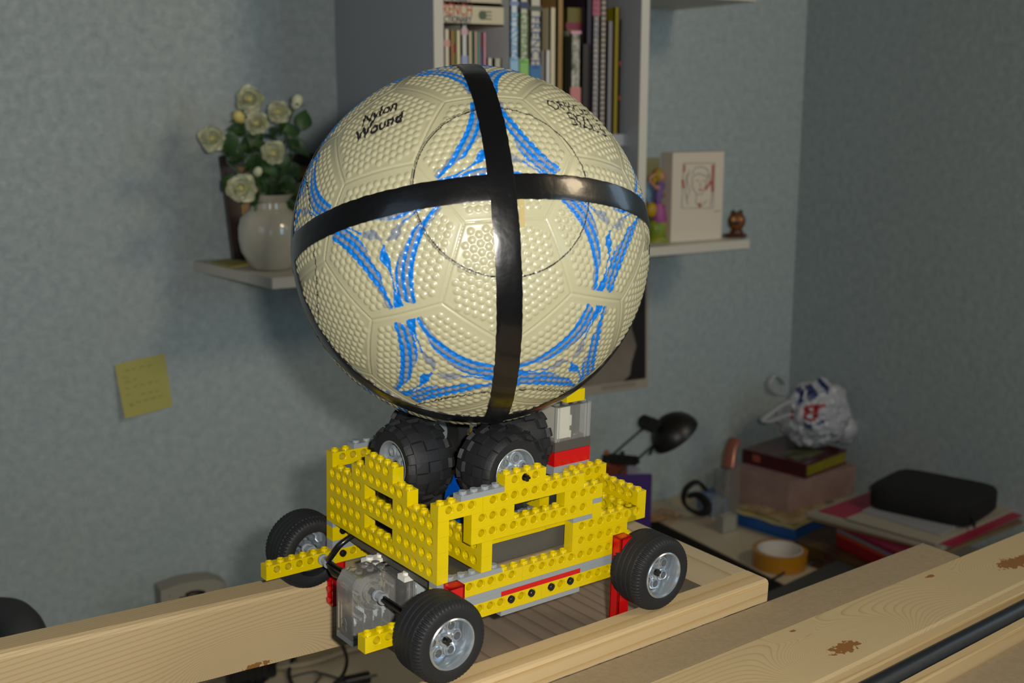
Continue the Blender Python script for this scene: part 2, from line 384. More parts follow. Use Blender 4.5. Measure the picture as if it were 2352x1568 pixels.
# red uprights at the wheels: a standing brick, open underside or studs showing
def upright(u0, v0, z1, n, studside, label):
    b = MB(); z0 = z1 - n; g = .012
    b.box((u0, v0 + g, z0), (u0 + .18, v0 + 1 - g, z1)) if studside > 0 else b.box((u0 + 1.02, v0 + g, z0), (u0 + 1.2, v0 + 1 - g, z1))
    for (ya, yb) in ((v0 + g, v0 + .16), (v0 + 1 - .16, v0 + 1 - g)): b.box((u0, ya, z0), (u0 + 1.2, yb, z1))
    b.box((u0, v0 + g, z1 - .16), (u0 + 1.2, v0 + 1 - g, z1)); b.box((u0, v0 + g, z0), (u0 + 1.2, v0 + 1 - g, z0 + .16))
    for i in range(1, n):                                      # cross tubes inside
        T = Matrix.Translation((u0 + .6, 0, z0 + i)); b.cyl(.36, v0 + .1, v0 + .9, 16, T, 'y')
        b.box((u0 + .28, v0 + .12, z0 + i - .5 - .05), (u0 + .95, v0 + .88, z0 + i - .5 + .05))
    for i in range(n):
        if studside < 0: b.lathe([(.3, 0), (.3, -.2), (.0, -.2)], 18, Matrix.Translation((u0, v0 + .5, z0 + i + .5)), True, False, 'x')
    o = L3(b).build('upright_brick', RED, truck); o['label'] = label; return o
upright(17.4, -1, .02, 8, 1, 'red upright brick standing by the rear near wheel')
upright(.6, -1, .02, 6, -1, 'red upright brick behind the front near wheel')
upright(17.4, 16, .02, 6, 1, 'red upright brick by the rear far wheel')
upright(.6, 16, .02, 8, -1, 'red upright brick with studs by the front far wheel')
# black connector pins
def pin(u, v, z, ax='V', out=.06, r=.30):
    b = MB(); 
    if ax == 'V':
        T = Matrix.Translation((u, 0, z)); b.lathe([(.0, v - out), (.12, v - out), (.14, v - out + .02), (r, v - out + .02), (r, v + .9)], 18, T, True, False, 'y')
        b.box((u - .035, v - out - .01, z - .02), (u + r, v - out + .05, z + .03))
    return L3(b).build('pin', BLK, truck)
for u in (7, 9, 11, 13): pin(u, 0, -2.875)
pin(18.125, -1, -1.0, out=.25)
for u, z in ((1, -.875), (1, -2.875)): pin(u, 15, z)
# ---------------------------------------------------------------- wheels
def tyre_mesh():
    """road tyre, axis y, outer face at y=0, width 3.45, radius 3.1"""
    prof = []; W = 3.45; R = 3.1
    def Rr_(y): 
        t = abs(y / W - .5) * 2; return R - .28 * max(0, (t - .55) / .45) ** 2 * 1.2
    P = [(1.92, .10), (2.1, .03), (2.55, .0), (2.78, .08)]
    ys = np.linspace(.16, W - .16, 41)
    n = 120; vs = []; rows = []
    for r, y in P: rows.append((r, y, 0))
    for q, y in enumerate(ys):
        t = abs(y / W - .5) * 2
        if t > .62: rows.append((Rr_(y), y, 1))
        else: rows.append((Rr_(y) - (.045 if (q % 7) == 0 else 0), y, 2))
    for r, y in P[::-1]: rows.append((r, W - y, 0))
    for r, y, k in rows:
        for i in range(n * 2):
            a = PI * i / n; rr = r
            if k == 1: rr -= .10 if (i // 2) % 2 == 0 else 0
            vs.append((rr * math.cos(a), y, rr * math.sin(a)))
    m = n * 2; fs = []
    for j in range(len(rows) - 1):
        for i in range(m): q = (i + 1) % m; fs.append((j * m + i, j * m + m + i, j * m + m + q, j * m + q))
    b = MB(); b.add(vs, fs, True); b.lathe([(1.92, .1), (1.8, .5), (1.8, W - .5), (1.92, W - .1)], 48, None, True, False, 'y'); return b
def balloon_mesh():
    """chunky roller tyre with raised checker blocks, axis y, centred, width 4.1, radius 3.9"""
    R = 3.45; W = 3.9; b = MB(); n = 96
    def prof(t, h=0):                                          # t in -1..1 across the tread
        a = t * 1.18; rr = R - .36 + h; k = .9
        return (1.95 + (rr - 1.95) * (math.cos(a) ** .62 if math.cos(a) > 0 else 0), (W / 2 + h) * math.sin(a) / math.sin(1.18) * .98)
    T_ = [-1 + 2 * i / 28 for i in range(29)]
    b.lathe([(1.86, -W / 2 * .94)] + [prof(t) for t in T_] + [(1.86, W / 2 * .94)], n, None, True, False, 'y')
    b.lathe([(1.86, -W / 2 * .94), (1.8, -W * .3), (1.8, W * .3), (1.86, W / 2 * .94)], 48, None, True, False, 'y')
    NB = 24; rows = [(-.98, -.66), (-.64, -.23), (-.21, .21), (.23, .64), (.66, .98)]
    for ri, (ta, tb) in enumerate(rows):
        for k in range(NB):
            if (k + ri) % 2: continue
            a0 = 2 * PI * (k + .0) / NB; a1 = 2 * PI * (k + 1.0) / NB; vs = []; na, nt_ = 4, 4
            for h in (0.0, .27):
                for i in range(na):
                    for j in range(nt_):
                        ii, jj = i / (na - 1), j / (nt_ - 1)
                        if h: ii = .04 + ii * .92; jj = .04 + jj * .92
                        r, y = prof(ta + (tb - ta) * jj, h if h else -.05); a = a0 + (a1 - a0) * ii
                        vs.append((r * math.cos(a), y, r * math.sin(a)))
            N1 = na * nt_; fs = []
            for i in range(na - 1):
                for j in range(nt_ - 1): q = N1 + i * nt_ + j; fs.append((q, q + nt_, q + nt_ + 1, q + 1))
            for i in range(na - 1):
                for j in (0, nt_ - 1): q = i * nt_ + j; f = (q, q + nt_, q + nt_ + N1, q + N1); fs.append(f if j == 0 else f[::-1])
            for j in range(nt_ - 1):
                for i in (0, na - 1): q = i * nt_ + j; f = (q, q + 1, q + 1 + N1, q + N1); fs.append(f[::-1] if i == 0 else f)
            b.add(vs, fs, False)
    return b
def rim_mesh(W, dish=1.15):
    """six-hole rim: axis y, face at y=0 looking to -y"""
    b = MB()
    b.lathe([(1.93, .12), (1.93, -.0), (1.86, -.06), (1.78, -.04), (1.74, .05), (1.66, .25), (1.6, dish * .8), (1.62, dish), ], 56, None, True, False, 'y')
    from mathutils.geometry import delaunay_2d_cdt
    pts = []; edges = []; loops = []
    def circ(cx, cy, r, n):
        s0 = len(pts); pts.extend([Vector((cx + r * math.cos(2 * PI * i / n), cy + r * math.sin(2 * PI * i / n))) for i in range(n)])
        edges.extend([(s0 + i, s0 + (i + 1) % n) for i in range(n)])
    circ(0, 0, 1.62, 56)
    H = [(1.06 * math.cos(PI / 3 * k + .2), 1.06 * math.sin(PI / 3 * k + .2)) for k in range(6)]
    for hx, hy in H: circ(hx, hy, .30, 18)
    circ(0, 0, .28, 18)
    V2, E2, F2, *_ = delaunay_2d_cdt(pts, edges, [], 1, 1e-5)
    fs = []
    for f in F2:
        c = sum((V2[i] for i in f), Vector((0, 0))) / len(f)
        if c.length < .27 or any((c - Vector(h)).length < .29 for h in H) or c.length > 1.62: continue
        fs.append(tuple(f))
    def yy(p):
        r = p.length; return dish - .45 * max(0, 1 - (r / 1.3) ** 2)
    b.add([(p.x, yy(p), p.y) for p in V2], fs, False)
    for hx, hy in H:
        T = Matrix.Translation((hx, 0, hy)); y0 = yy(Vector((hx, hy)))
        b.lathe([(.50, y0 + .05), (.50, y0 - .22), (.42, y0 - .26), (.40, y0 - .26), (.38, y0 - .42), (.31, y0 - .42), (.30, y0 + .9)], 20, T, True, False, 'y')
    b.lathe([(.46, dish - .4), (.46, dish - .62), (.28, dish - .62), (.28, dish + .6)], 20, None, True, False, 'y')
    b.lathe([(1.62, dish), (1.66, W * .5), (1.9, W - .15), (1.93, W)], 48, None, True, False, 'y')
    return b
def scaled(b):
    b.v = [(x * S, y * S, z * S) for x, y, z in b.v]; return b
TY = scaled(tyre_mesh()).mesh('tyre', RUB, 35); BL = scaled(balloon_mesh()).mesh('roller_tyre', RUB, 30)
RM = scaled(rim_mesh(3.2, 1.5)).mesh('rim', SIL, 38)
RMB = scaled(rim_mesh(2.6, .95)).mesh('rim', mat('dull_silver_plastic', (.42, .47, .51), .33, metal=.6), 38)
def linked(name, me, parent, mat4=None, label=None):
    o = bpy.data.objects.new(name, me); COL.objects.link(o); o.parent = parent
    if mat4 is not None: o.matrix_local = mat4
    if label: o['label'] = label
    return o
def axle(p, q, r=.24, name='axle', parent=None):
    b = MB(); a = Vector(p); c = Vector(q); d = c - a
    for k in range(1):
        T = Matrix.Translation(a) @ d.to_track_quat('Z', 'Y').to_matrix().to_4x4()
        poly = [(r, .09), (.09, .09), (.09, r), (-.09, r), (-.09, .09), (-r, .09), (-r, -.09), (-.09, -.09), (-.09, -r), (.09, -r), (.09, -.09), (r, -.09)]
        b.prism(poly, 0, d.length, T)
    return L3(b).build(name, BLK, truck)
def road_wheel(u, z, near, label, spin):
    v = -3.5 if near else 19.5
    R_ = Matrix.Rotation(0 if near else PI, 4, 'Z') @ Matrix.Rotation(spin, 4, 'Y')
    t = linked('tyre', TY, truck, Matrix.Translation(loc(u, v, z)) @ R_, label)
    linked('rim', RM, t, Matrix.Translation((0, .03 * S, 0)), 'silver six-hole rim')
road_wheel(-1, -2.875, True, 'front near tyre', .2); road_wheel(20, -2.875, True, 'rear near tyre', .7)
road_wheel(-1, -2.875, False, 'front far tyre', .4); road_wheel(20, -2.875, False, 'rear far tyre', .1)
axle((-1, -3.0, -2.875), (-1, 19.0, -2.875), .28); axle((20, -2.9, -2.875), (20, 19, -2.875), .28)
for (u, v, rz) in ((8, 3.05, 0), (8, 12.95, PI), (3.05, 8, -PI / 2), (13.0, 8, PI / 2)):
    t = linked('roller_tyre', BL, truck, Matrix.Translation(loc(u, v, 6.725)) @ Matrix.Rotation(rz, 4, 'Z'), 'fat black roller tyre with chequered tread blocks')
    linked('rim', RMB, t, Matrix.Translation((0, -1.8 * S, 0)), 'silver rim')
axle((8, -.28, 6.725), (8, 5.2, 6.725)); axle((8, 11.0, 6.725), (8, 16.1, 6.725)); axle((.35, 8, 6.725), (5.2, 8, 6.725)); axle((11, 8, 6.725), (16.4, 8, 6.725))
# bushes on the front axle
for v, big in ((-.2 + 6.2, 1), (14.35, 1), (17.2, 1)):
    b = MB(); T = Matrix.Translation((-1, v, -2.875)); k = 1.0
    b.lathe([(.2, -.5), (.46, -.5), (.46, -.32), (.33, -.3), (.33, .3), (.46, .32), (.46, .5), (.2, .5)], 20, T, True, False, 'y'); b.disc(.2, -.45, 16, T, False, 'y')
    L3(b).build('bushing', GRY, truck)
axle((-1, -.4, -2.875), (-1, 14.6, -2.875), r=.27)
# black rubber hose looping in front
H = [(-1.0, 14.2, -2.7), (-1.1, 13.4, -2.2), (-.6, 12.6, -.9), (.9, 12.6, -.3), (2.6, 13.2, -.5), (4.2, 13.8, -.8)]
b = MB(); b.tube(spline(H, 8), .24, 12); L3(b).build('hose', BLK, truck)
H = [(-1.0, 13.9, -2.9), (-1.2, 12.6, -3.3), (-.9, 11.0, -3.0), (.3, 9.6, -2.1), (1.8, 8.6, -1.6), (3.4, 8.0, -1.3)]
b = MB(); b.tube(spline(H, 8), .24, 12); L3(b).build('hose', BLK, truck)
# ---------------------------------------------------------------- clear gear motors
def clear_plastic(name='clear_plastic', dif=.20, fr=.14):
    m = bpy.data.materials.new(name); m.use_nodes = True; nt = m.node_tree; N = nt.nodes; L = nt.links
    for n in list(N): N.remove(n)
    out = N.new('ShaderNodeOutputMaterial'); t = N.new('ShaderNodeBsdfTransparent'); t.inputs[0].default_value = (.95, .955, .95, 1)
    g = N.new('ShaderNodeBsdfGlossy'); g.inputs['Roughness'].default_value = .08; g.inputs['Color'].default_value = (.9, .92, .95, 1)
    d = N.new('ShaderNodeBsdfDiffuse'); d.inputs[0].default_value = (.62, .62, .60, 1)
    f = N.new('ShaderNodeLayerWeight'); f.inputs[0].default_value = fr
    a = N.new('ShaderNodeMixShader'); b = N.new('ShaderNodeMixShader'); b.inputs[0].default_value = dif
    L.new(t.outputs[0], b.inputs[1]); L.new(d.outputs[0], b.inputs[2]); L.new(f.outputs['Fresnel'], a.inputs[0]); L.new(b.outputs[0], a.inputs[1]); L.new(g.outputs[0], a.inputs[2]); L.new(a.outputs[0], out.inputs[0])
    return m
CLR = clear_plastic(dif=.15)
NYL = mat('milky_nylon', 'a9b4ba', .35); MET = mat('motor_can', '8b8c8a', .25, metal=.9)
OCT = [(-3, -6.3), (-3, -2.2), (-2.5, -1.35), (-2.0, -1.2), (-.3, -1.2), (.1, -1.4), (.9, -2.2), (.9, -6.3)]
def shell(poly, y0, y1, th, b):
    """thin-walled housing: outline poly in (x,z), extruded over y"""
    c = (sum(p[0] for p in poly) / len(poly), sum(p[1] for p in poly) / len(poly)); n = len(poly)
    inn = [(c[0] + (x - c[0]) * (1 - th), c[1] + (z - c[1]) * (1 - th)) for x, z in poly]
    vs = [(x, y, z) for y in (y0, y1) for x, z in poly] + [(x, y, z) for y in (y0, y1) for x, z in inn]
    fs = [(i, (i + 1) % n, n + (i + 1) % n, n + i) for i in range(n)] + [tuple(range(n - 1, -1, -1)), tuple(range(n, 2 * n))]
    fs += [(2 * n + i, 3 * n + i, 3 * n + (i + 1) % n, 2 * n + (i + 1) % n) for i in range(n)]
    b.add(vs, fs); return b
b = shell(OCT, 6.8, 9.15, .07, MB())
for (x, z) in ((-2.6, -2.5), (-2.3, -4.6), (.55, -2.6), (.5, -5.9), (-2.7, -5.9)): b.cyl(.17, 6.72, 9.1, 10, Matrix.Translation((x, 0, z)), 'y')
b.lathe([(1.35, 6.85), (1.35, 8.0), (1.25, 8.0), (1.25, 6.85)], 30, Matrix.Translation((-1, 0, -2.9)), True, True, 'y')
b.lathe([(.85, 6.75), (.85, 7.2), (.75, 7.2), (.75, 6.75)], 26, Matrix.Translation((-1, 0, -2.9)), True, True, 'y')
for x in (-2.0, -1.2, -.4, .4): b.box((x, 6.85, -6.2), (x + .07, 9.1, -4.3))
for v in (7.5, 8.3): stud(b, -2.0, v, -1.2, False); stud(b, -1.0, v, -1.2, False); stud(b, 0, v, -1.2, False)
for z in (-5.2, -5.7): b.cyl(.4, -3.06, -2.95, 14, Matrix.Translation((0, 8, z)), 'x')
mo = L3(b).build('gear_motor', CLR, truck); mo['label'] = 'clear gear motor housing on the front axle'
def gear(r, w_, teeth, T, ax='y'):
    b = MB(); P = []
    for i in range(teeth * 4):
        a = 2 * PI * i / (teeth * 4); rr = r if (i // 2) % 2 else r * .84; P.append((rr * math.cos(a), rr * math.sin(a)))
    M_ = T @ (Matrix.Rotation(-PI / 2, 4, 'X') if ax == 'y' else Matrix.Rotation(PI / 2, 4, 'Y'))
    b.prism(P, -w_ / 2, w_ / 2, M_); b.cyl(r * .35, -w_, w_, 14, M_); return L3(b)
for (x, y, z, r, t) in ((-1, 7.9, -2.9, 1.1, 24), (-.2, 7.6, -4.6, .62, 14), (-1.5, 8.2, -4.9, .62, 14)):
    g_ = gear(r, .35, t, Matrix.Translation((x, y, z))).build('gear', NYL if r < 1 else mat('smoky_gear', '6d6d6a', .35), mo)
b = MB(); b.tube([(-2.8 + .05 * i, 8 + .28 * math.cos(i * .8), -5.3 + .28 * math.sin(i * .8)) for i in range(66)], .16, 6); b.cyl(.2, -2.9, .8, 10, Matrix.Translation((0, 8, -5.3)), 'x'); L3(b).build('worm_gear', NYL, mo)
b = MB(); b.box((-3, 6.8, -6.75), (.9, 9.15, -6.3)); L3(b).build('base_plate', mat('dull_clear_base', '6a7276', .35), mo)
b = shell([(.95, -5.0), (.95, -1.9), (3.6, -1.9), (3.6, -5.0)], 5.4, 9.0, .06, MB())
for x in (1.15, 1.75): b.box((x, 5.35, -4.9), (x + .12, 5.5, -2.0))
m2 = L3(b).build('motor_housing', CLR, truck); m2['label'] = 'clear box of the motor with white blocks on top'
b = MB(); b.cyl(1.3, 1.2, 3.5, 24, Matrix.Translation((0, 7.2, -3.5)), 'x'); L3(b).build('motor_can', MET, m2)
b = MB(); b.box((1.9, 5.55, -4.8), (3.45, 5.9, -2.2), bev=.08); L3(b).build('bearing_block', mat('pale_blue_plastic', '9fb0b6', .35), m2)
for (u, v, z) in ((.75, 5.35, -1.9), (-.2, 9.2, -1.75)):
    b = MB(); b.box((0, 0, 0), (1.98, .98, .4)); stud(b, .5, .5, .4, False); stud(b, 1.5, .5, .4, False)
    o = L3(MB().add([(x + u, y + v, zz + z) for x, y, zz in b.v], b.f)).build('white_plate', WHT, truck); o['label'] = 'white small plate on the motor'
# tower with a second motor at the rear
def brk(name, a, c, m, label=None, studs=False):
    b = MB(); b.box(a, c)
    if studs:
        for i in range(int(round(c[0] - a[0]))):
            for j in range(int(round(c[1] - a[1]))): stud(b, a[0] + .5 + i, a[1] + .5 + j, c[2], False)
    o = L3(b).build(name, m, truck)
    if label: o['label'] = label
    return o
brk('plate', (16, 6.02, 3.62), (19.98, 9.98, 4.4), GRY, 'light grey plates under the red brick')
b = MB(); b.add([(16.0, 6, 4.4), (20, 6, 4.4), (20, 10, 4.4), (16.0, 10, 4.4), (16, 6, 5.65), (20, 6, 5.65), (20, 10, 5.65), (15.7, 10, 5.65), (15.2, 9.5, 4.7)], [(3, 2, 1, 0), (4, 5, 6, 7), (0, 1, 5, 4), (1, 2, 6, 5), (2, 3, 7, 6), (3, 0, 4, 7)])
o = L3(b).build('brick', RED, truck); o['label'] = 'red brick under the rear motor'
tw = brk('motor_base', (16, 6, 5.68), (20, 9.4, 6.5), DGR, 'dark grey base of the rear motor')
b = shell([(16.05, 6.5), (16.05, 9.55), (19.95, 9.55), (19.95, 6.5)], 6.05, 9.3, .05, MB())
for x in (16.12, 16.4, 19.3, 19.65): b.box((x, 6.0, 6.5), (x + .09, 6.12, 9.5))
for x in (16.2, 19.8): b.cyl(.12, 6.5, 9.6, 8, Matrix.Translation((x, 6.2, 0)))
for i in range(4):
    for j in range(3): stud(b, 16.5 + i, 6.6 + j, 9.55, False)
tm = L3(b).build('motor_housing', CLR, truck); tm['label'] = 'tall clear housing of the rear motor'
b = MB(); b.box((16.5, 6.3, 6.6), (17.9, 8.9, 9.4), bev=.1); b.box((17.9, 6.5, 7.6), (18.2, 8.6, 8.5)); b.box((17.9, 6.4, 6.6), (18.1, 8.6, 7.2)); L3(b).build('gear_block', mat('off_white_nylon', 'c4c2b4', .45), tm)
b = MB(); b.cyl(.95, 6.6, 9.3, 24, Matrix.Translation((18.85, 7.6, 0))); L3(b).build('motor_can', MET, tm)
b = MB(); b.box((16.0, 9.0, 6.5), (16.9, 10.4, 10.2), bev=.08)
for k in range(4): b.box((15.95, 9.1 + .3 * k, 6.6), (16.0, 9.2 + .3 * k, 10))
L3(b).build('rear_bracket', mat('pale_grey_plastic', 'b8b9b2', .4), truck)
brk('brick', (17.2, 6.1, 9.78), (19.2, 8.1, 10.8), YEL, 'small yellow brick on top of the rear motor')
b = MB(); stud(b, 18.7, 6.6, 10.8, False); L3(b).build('clear_stud', CLR, truck)
# ================================================================ the timber it stands on
PINE = wood('sawn_pine', 'b8a681', 'b09c73', 'a68c62', 'x', ring=44, knots=((.246, -.110, -.064, .008), (.396, -.0767, -.064, .0025), (.236, -.0758, -.064, .0022), (.475, -.100, -.064, .011)))
PINE2 = wood('planed_pine', 'b9a682', 'b09970', 'a48a5e', 'x', ring=58, knots=((-.0446, .144, -.0975, .006),), warp=.6)
PINE3 = wood('pale_batten', 'bca67e', 'b3996c', 'aa8f5e', 'x', ring=14, warp=.7)
MDF = mat('fibreboard', '8f7e62', .8, bump=.25, bscale=500, mix='86765a', mscale=260)
def LP(u, v, z): return LW(u, v, z)
def lslab(name, pts, z0, z1, m, label=None, cat=None, group=None, loc0=None, rag=0.):
    """board following the vehicle's axes; pts are (u,v) corners"""
    b = MB()
    b.v = []; b.prism([(u, v) for u, v in pts], z0, z1)
    o = bpy.data.objects.new(name, None)
    b.v = [tuple(Vector((u, v, z)) * S) for u, v, z in b.v]
    o = b.build(name, m); o.matrix_world = MR.to_4x4()
    return tag(o, label, cat, group)
def longbar(name, p0, p1, w0, w1, z0, z1, m, rnd=.25, seg=60, jag=.03, end=None):
    """rail between two (u,v) front-edge points with widths w0,w1 towards +v, eased edges"""
    b = MB(); rows = []; rnd_ = random.Random(3)
    for i in range(seg + 1):
        t = i / seg; u = p0[0] + (p1[0] - p0[0]) * t; v = p0[1] + (p1[1] - p0[1]) * t; w_ = w0 + (w1 - w0) * t
        j = lambda: rnd_.uniform(-jag, jag)
        rows.append([(u, v, z0 + j() * .5), (u, v + j() * .3, z1 - rnd), (u, v + rnd * .3, z1 - rnd * .3 + j() * .2), (u, v + rnd, z1 + j() * .2), (u, v + w_ - .06, z1 + j() * .2), (u, v + w_ + j(), z1 - .08), (u, v + w_, z0)])
    n = 7; vs = [tuple(Vector(p) * S) for r in rows for p in r]; fs = []
    for i in range(seg):
        for k in range(n): q = (k + 1) % n; fs.append((i * n + q, i * n + k, i * n + n + k, i * n + n + q))
    fs.append(tuple(range(n))); fs.append(tuple(range(seg * n + n - 1, seg * n - 1, -1)))
    b.add(vs, fs, False); o = b.build(name, m); o.matrix_world = MR.to_4x4(); return o
tag(longbar('wooden_rail', (-9, -4.25), (32.4, -4.35), 2.5, 2.55, -8.0, -6.0, PINE3, .35), 'pale pine batten under the two near wheels, lying on the brown board', 'batten')
tag(longbar('wooden_rail', (-60, 22.2), (30.0, 14.6), 2.3, 3.2, -12.3, -6.0, PINE2, .5, 90), 'deep pine plank under the far wheels, running off to the left', 'plank')
b = MB(); b.prism([(30.0, -1.75), (32.4, -1.75), (32.6, 14.0), (30.05, 14.0)], -8.0, -6.02); b.v = [tuple(Vector(p) * S) for p in b.v]
o = b.build('wooden_crosspiece', wood('pale_cross', 'b0a285', 'a4916c', '988259', 'y', ring=8, warp=.7)); o.matrix_world = MR.to_4x4()
tag(o, 'short pine crosspiece closing the frame behind the rear wheel', 'batten')
b = MB(); b.prism([(3, -1.7), (29.9, -1.7), (29.9, 14.0), (3, 15.6)], -10.4, -9.2); b.v = [tuple(Vector(p) * S) for p in b.v]
o = b.build('wooden_sheet', wood('grey_plank', '857666', '74665a', '685a4c', 'y', ring=14, warp=1.6)); o.matrix_world = MR.to_4x4()
tag(o, 'greyish weathered panel inside the frame, under the yellow vehicle', 'panel')
o = lslab('fibreboard_sheet', [(-10, -8.5), (56.35, -8.5), (56.4, -4.45), (-10, -4.45)], -10.0, -8.0, MDF, 'strip of brown fibreboard between the batten and the wide pine board', 'board')
tag(longbar('pine_board', (-10, -16.9), (110, -14.4), 8.12, 5.85, -11.0, -7.96, PINE, .3, 120, .02), 'wide knotty pine board in the lower right corner', 'board')
tag(longbar('pine_lath', (-10, -17.9), (110, -15.4), .95, .95, -11.0, -8.05, PINE3, .15, 120, .03), 'narrow pine lath along the edge of the knotty board, above the black hose', 'lath')
tag(longbar('pine_lath', (-10, -21.35), (110, -18.75), .95, .95, -11.0, -8.15, PINE3, .15, 120, .03), 'narrow pine lath below the black hose, nearest the corner', 'lath')
b = MB(); P = [tuple(LW(-10 + 12 * i, -19.45 + .26 * i - .02 * (i % 2), -8.5)) for i in range(11)]
b.tube(spline(P, 6), .0072, 14); tag(b.build('rubber_hose', mat('matt_hose', '17191c', .45, bump=.4, bscale=90, coat=.1)), 'thick black hose lying between the two pine laths', 'hose')
o = lslab('fibreboard_sheet', [(-10, -40), (90, -37), (90, -19.5), (-10, -21.5)], -10.6, -9.4, MDF, 'brown fibreboard in the bottom right corner beyond the hose', 'board')
# trestles below, so that the timber rests on something
for i, u in enumerate((-30, 36)):
    o = lslab('trestle', [(u, -36), (u + 5, -36), (u + 5, 24), (u, 24)], -18, -12.35, PINE3, None, None)
    bpy.data.objects.remove(o)
# ================================================================ the ball
C0 = Vector((0.059719852569630895, 0.06677779893588526, 0.18606113183128828)); RB = 13.66 * S
QB = np.array([[-0.19864933738381696, -0.2287157576803432, 0.953009728673153], [-0.523538839134984, -0.7972623261665375, -0.30046608326517527], [0.8285200810325382, -0.5586249953808263, 0.0386340505462181]])
def nz(v): v = np.asarray(v, float); return v / np.linalg.norm(v)
def onball(x, y):
    d = nz(RR @ np.array([(x - 1176) / FPX, (y - 784) / FPX, 1.])); o = CW - np.array(C0); q = o @ d
    t = -q - math.sqrt(max(q * q - o @ o + RB * RB, 0)); return (o + t * d) / RB
def build_ball():
    g = (1 + 5 ** .5) / 2; V = []
    for a in (-1, 1):
        for b_ in (-g, g): V += [(0, a, b_), (a, b_, 0), (b_, 0, a)]
    V = np.array([nz(v) for v in V]) @ QB.T
    Hx = []
    for i in range(12):
        for j in range(i + 1, 12):
            for k in range(j + 1, 12):
                if V[i] @ V[j] > .4 and V[j] @ V[k] > .4 and V[i] @ V[k] > .4: Hx.append(nz(V[i] + V[j] + V[k]))
    Hx = np.array(Hx); CC = np.vstack([V, Hx]); DD = np.r_[np.full(12, .9393), np.full(20, .9149)]; CD = CC / DD[:, None]
    # cube sphere
    N = 330; t = np.tan(np.linspace(-PI / 4, PI / 4, N + 1)); A, B = np.meshgrid(t, t, indexing='ij'); O = np.ones_like(A)
    faces = [np.stack(s, -1).reshape(-1, 3) for s in ((A, B, O), (B, A, -O), (O, A, B), (-O, B, A), (B, O, A), (A, -O, B))]
    P = np.vstack(faces); P /= np.linalg.norm(P, axis=1)[:, None]
    idx = np.arange((N + 1) ** 2).reshape(N + 1, N + 1); q = np.stack([idx[:-1, :-1], idx[1:, :-1], idx[1:, 1:], idx[:-1, 1:]], -1).reshape(-1, 4)
    F = np.vstack([q + k * (N + 1) ** 2 for k in range(6)])
    key = np.round(P * 4e5).astype(np.int64); key = (key[:, 0] * 1000003 + key[:, 1]) * 1000003 + key[:, 2]
    _, first, inv = np.unique(key, return_index=True, return_inverse=True); P = P[first]; F = inv.reshape(-1)[F]
    def panel(X):
        s = X @ CD.T; i1 = s.argmax(1); r = np.arange(len(X)); s1 = s[r, i1].copy(); s[r, i1] = -9; i2 = s.argmax(1); s2 = s[r, i2]
        return i1, i2, np.degrees((s1 - s2) / np.linalg.norm(CD[i1] - CD[i2], axis=1))
    pid, pid2, sd = panel(P)
    # tangent frames: hexagons: y towards a 6-6 edge; pentagons: y towards a neighbour
    EX = np.zeros((32, 3)); EY = np.zeros((32, 3)); lows = np.zeros(32, int)
    for k in range(32):
        c = CC[k]
        if k >= 12:
            nb = [m for m in range(12, 32) if m != k and CC[m] @ c > .7]
            nb.sort(key=lambda m: -CC[m][2]); y = CC[nb[0]]
        else: y = CC[12 + int(np.argmax(Hx @ c))]
        y = nz(y - c * (y @ c)); EY[k] = y; EX[k] = np.cross(y, c)      # x to the right seen from outside
        if k >= 12:
            dirs = [math.cos(a) * y + math.sin(a) * EX[k] for a in (0, 2 * PI / 3, 4 * PI / 3)]
            lows[k] = int(np.argmin([d[2] for d in dirs]))
    def plane(X, p):
        c = CC[p]; cs = np.clip((X * c).sum(1), -1, 1); th = np.degrees(np.arccos(cs)); tx = (X * EX[p]).sum(1); ty = (X * EY[p]).sum(1); r = np.hypot(tx, ty) + 1e-9
        return th * tx / r, th * ty / r
    x, y = plane(P, pid)
    # bump lattice, rows along the panel edges
    sp = 2.48; a1 = x / sp - y / (sp * math.sqrt(3)); a2 = y * 2 / (sp * math.sqrt(3)); a3 = -a1 - a2
    r1, r2, r3 = np.round(a1), np.round(a2), np.round(a3); d1, d2, d3 = abs(r1 - a1), abs(r2 - a2), abs(r3 - a3)
    m1 = (d1 > d2) & (d1 > d3); m2 = ~m1 & (d2 > d3); r1 = np.where(m1, -r2 - r3, r1); r2 = np.where(m2, -r1 - r3, r2)
    cy = r2 * sp * math.sqrt(3) / 2; cx = r1 * sp + cy / math.sqrt(3)
    th = np.radians(np.hypot(cx, cy)); r = np.hypot(cx, cy) + 1e-9
    BC = CC[pid] * np.cos(th)[:, None] + (EX[pid] * (cx / r)[:, None] + EY[pid] * (cy / r)[:, None]) * np.sin(th)[:, None]
    bp, _, bs = panel(BC); ok = (bp == pid) & (bs > 1.7)
    dd = np.hypot(x - cx, y - cy) / 1.02
    h = np.where(ok & (dd < 1), np.sqrt(np.clip(1 - dd ** 2, 0, 1)) ** 1.15 * .0007, 0)
    h -= .00034 * np.exp(-(sd / .26) ** 2); h += .00012 * np.exp(-((sd - .8) / .4) ** 2)
    # ------------- print colours
    base = np.array(lin('a6a385')[:3]); blue = np.array([.0, .15, .56]); grey = np.array(lin('757d86')[:3]); blk = np.array([.012, .012, .014])
    C = np.tile(base, (len(P), 1))
    hexm = pid >= 12
    jit = (h > .0001) * .13
    D, W = 18.8, 4.6; rot = lambda px, py, a: (px * math.cos(a) - py * math.sin(a), px * math.sin(a) + py * math.cos(a))
    sst = lambda a, b_, t: np.clip((t - a) / (b_ - a), 0, 1) ** 2 * (3 - 2 * np.clip((t - a) / (b_ - a), 0, 1))
    def put(mask, col): C[mask] = col
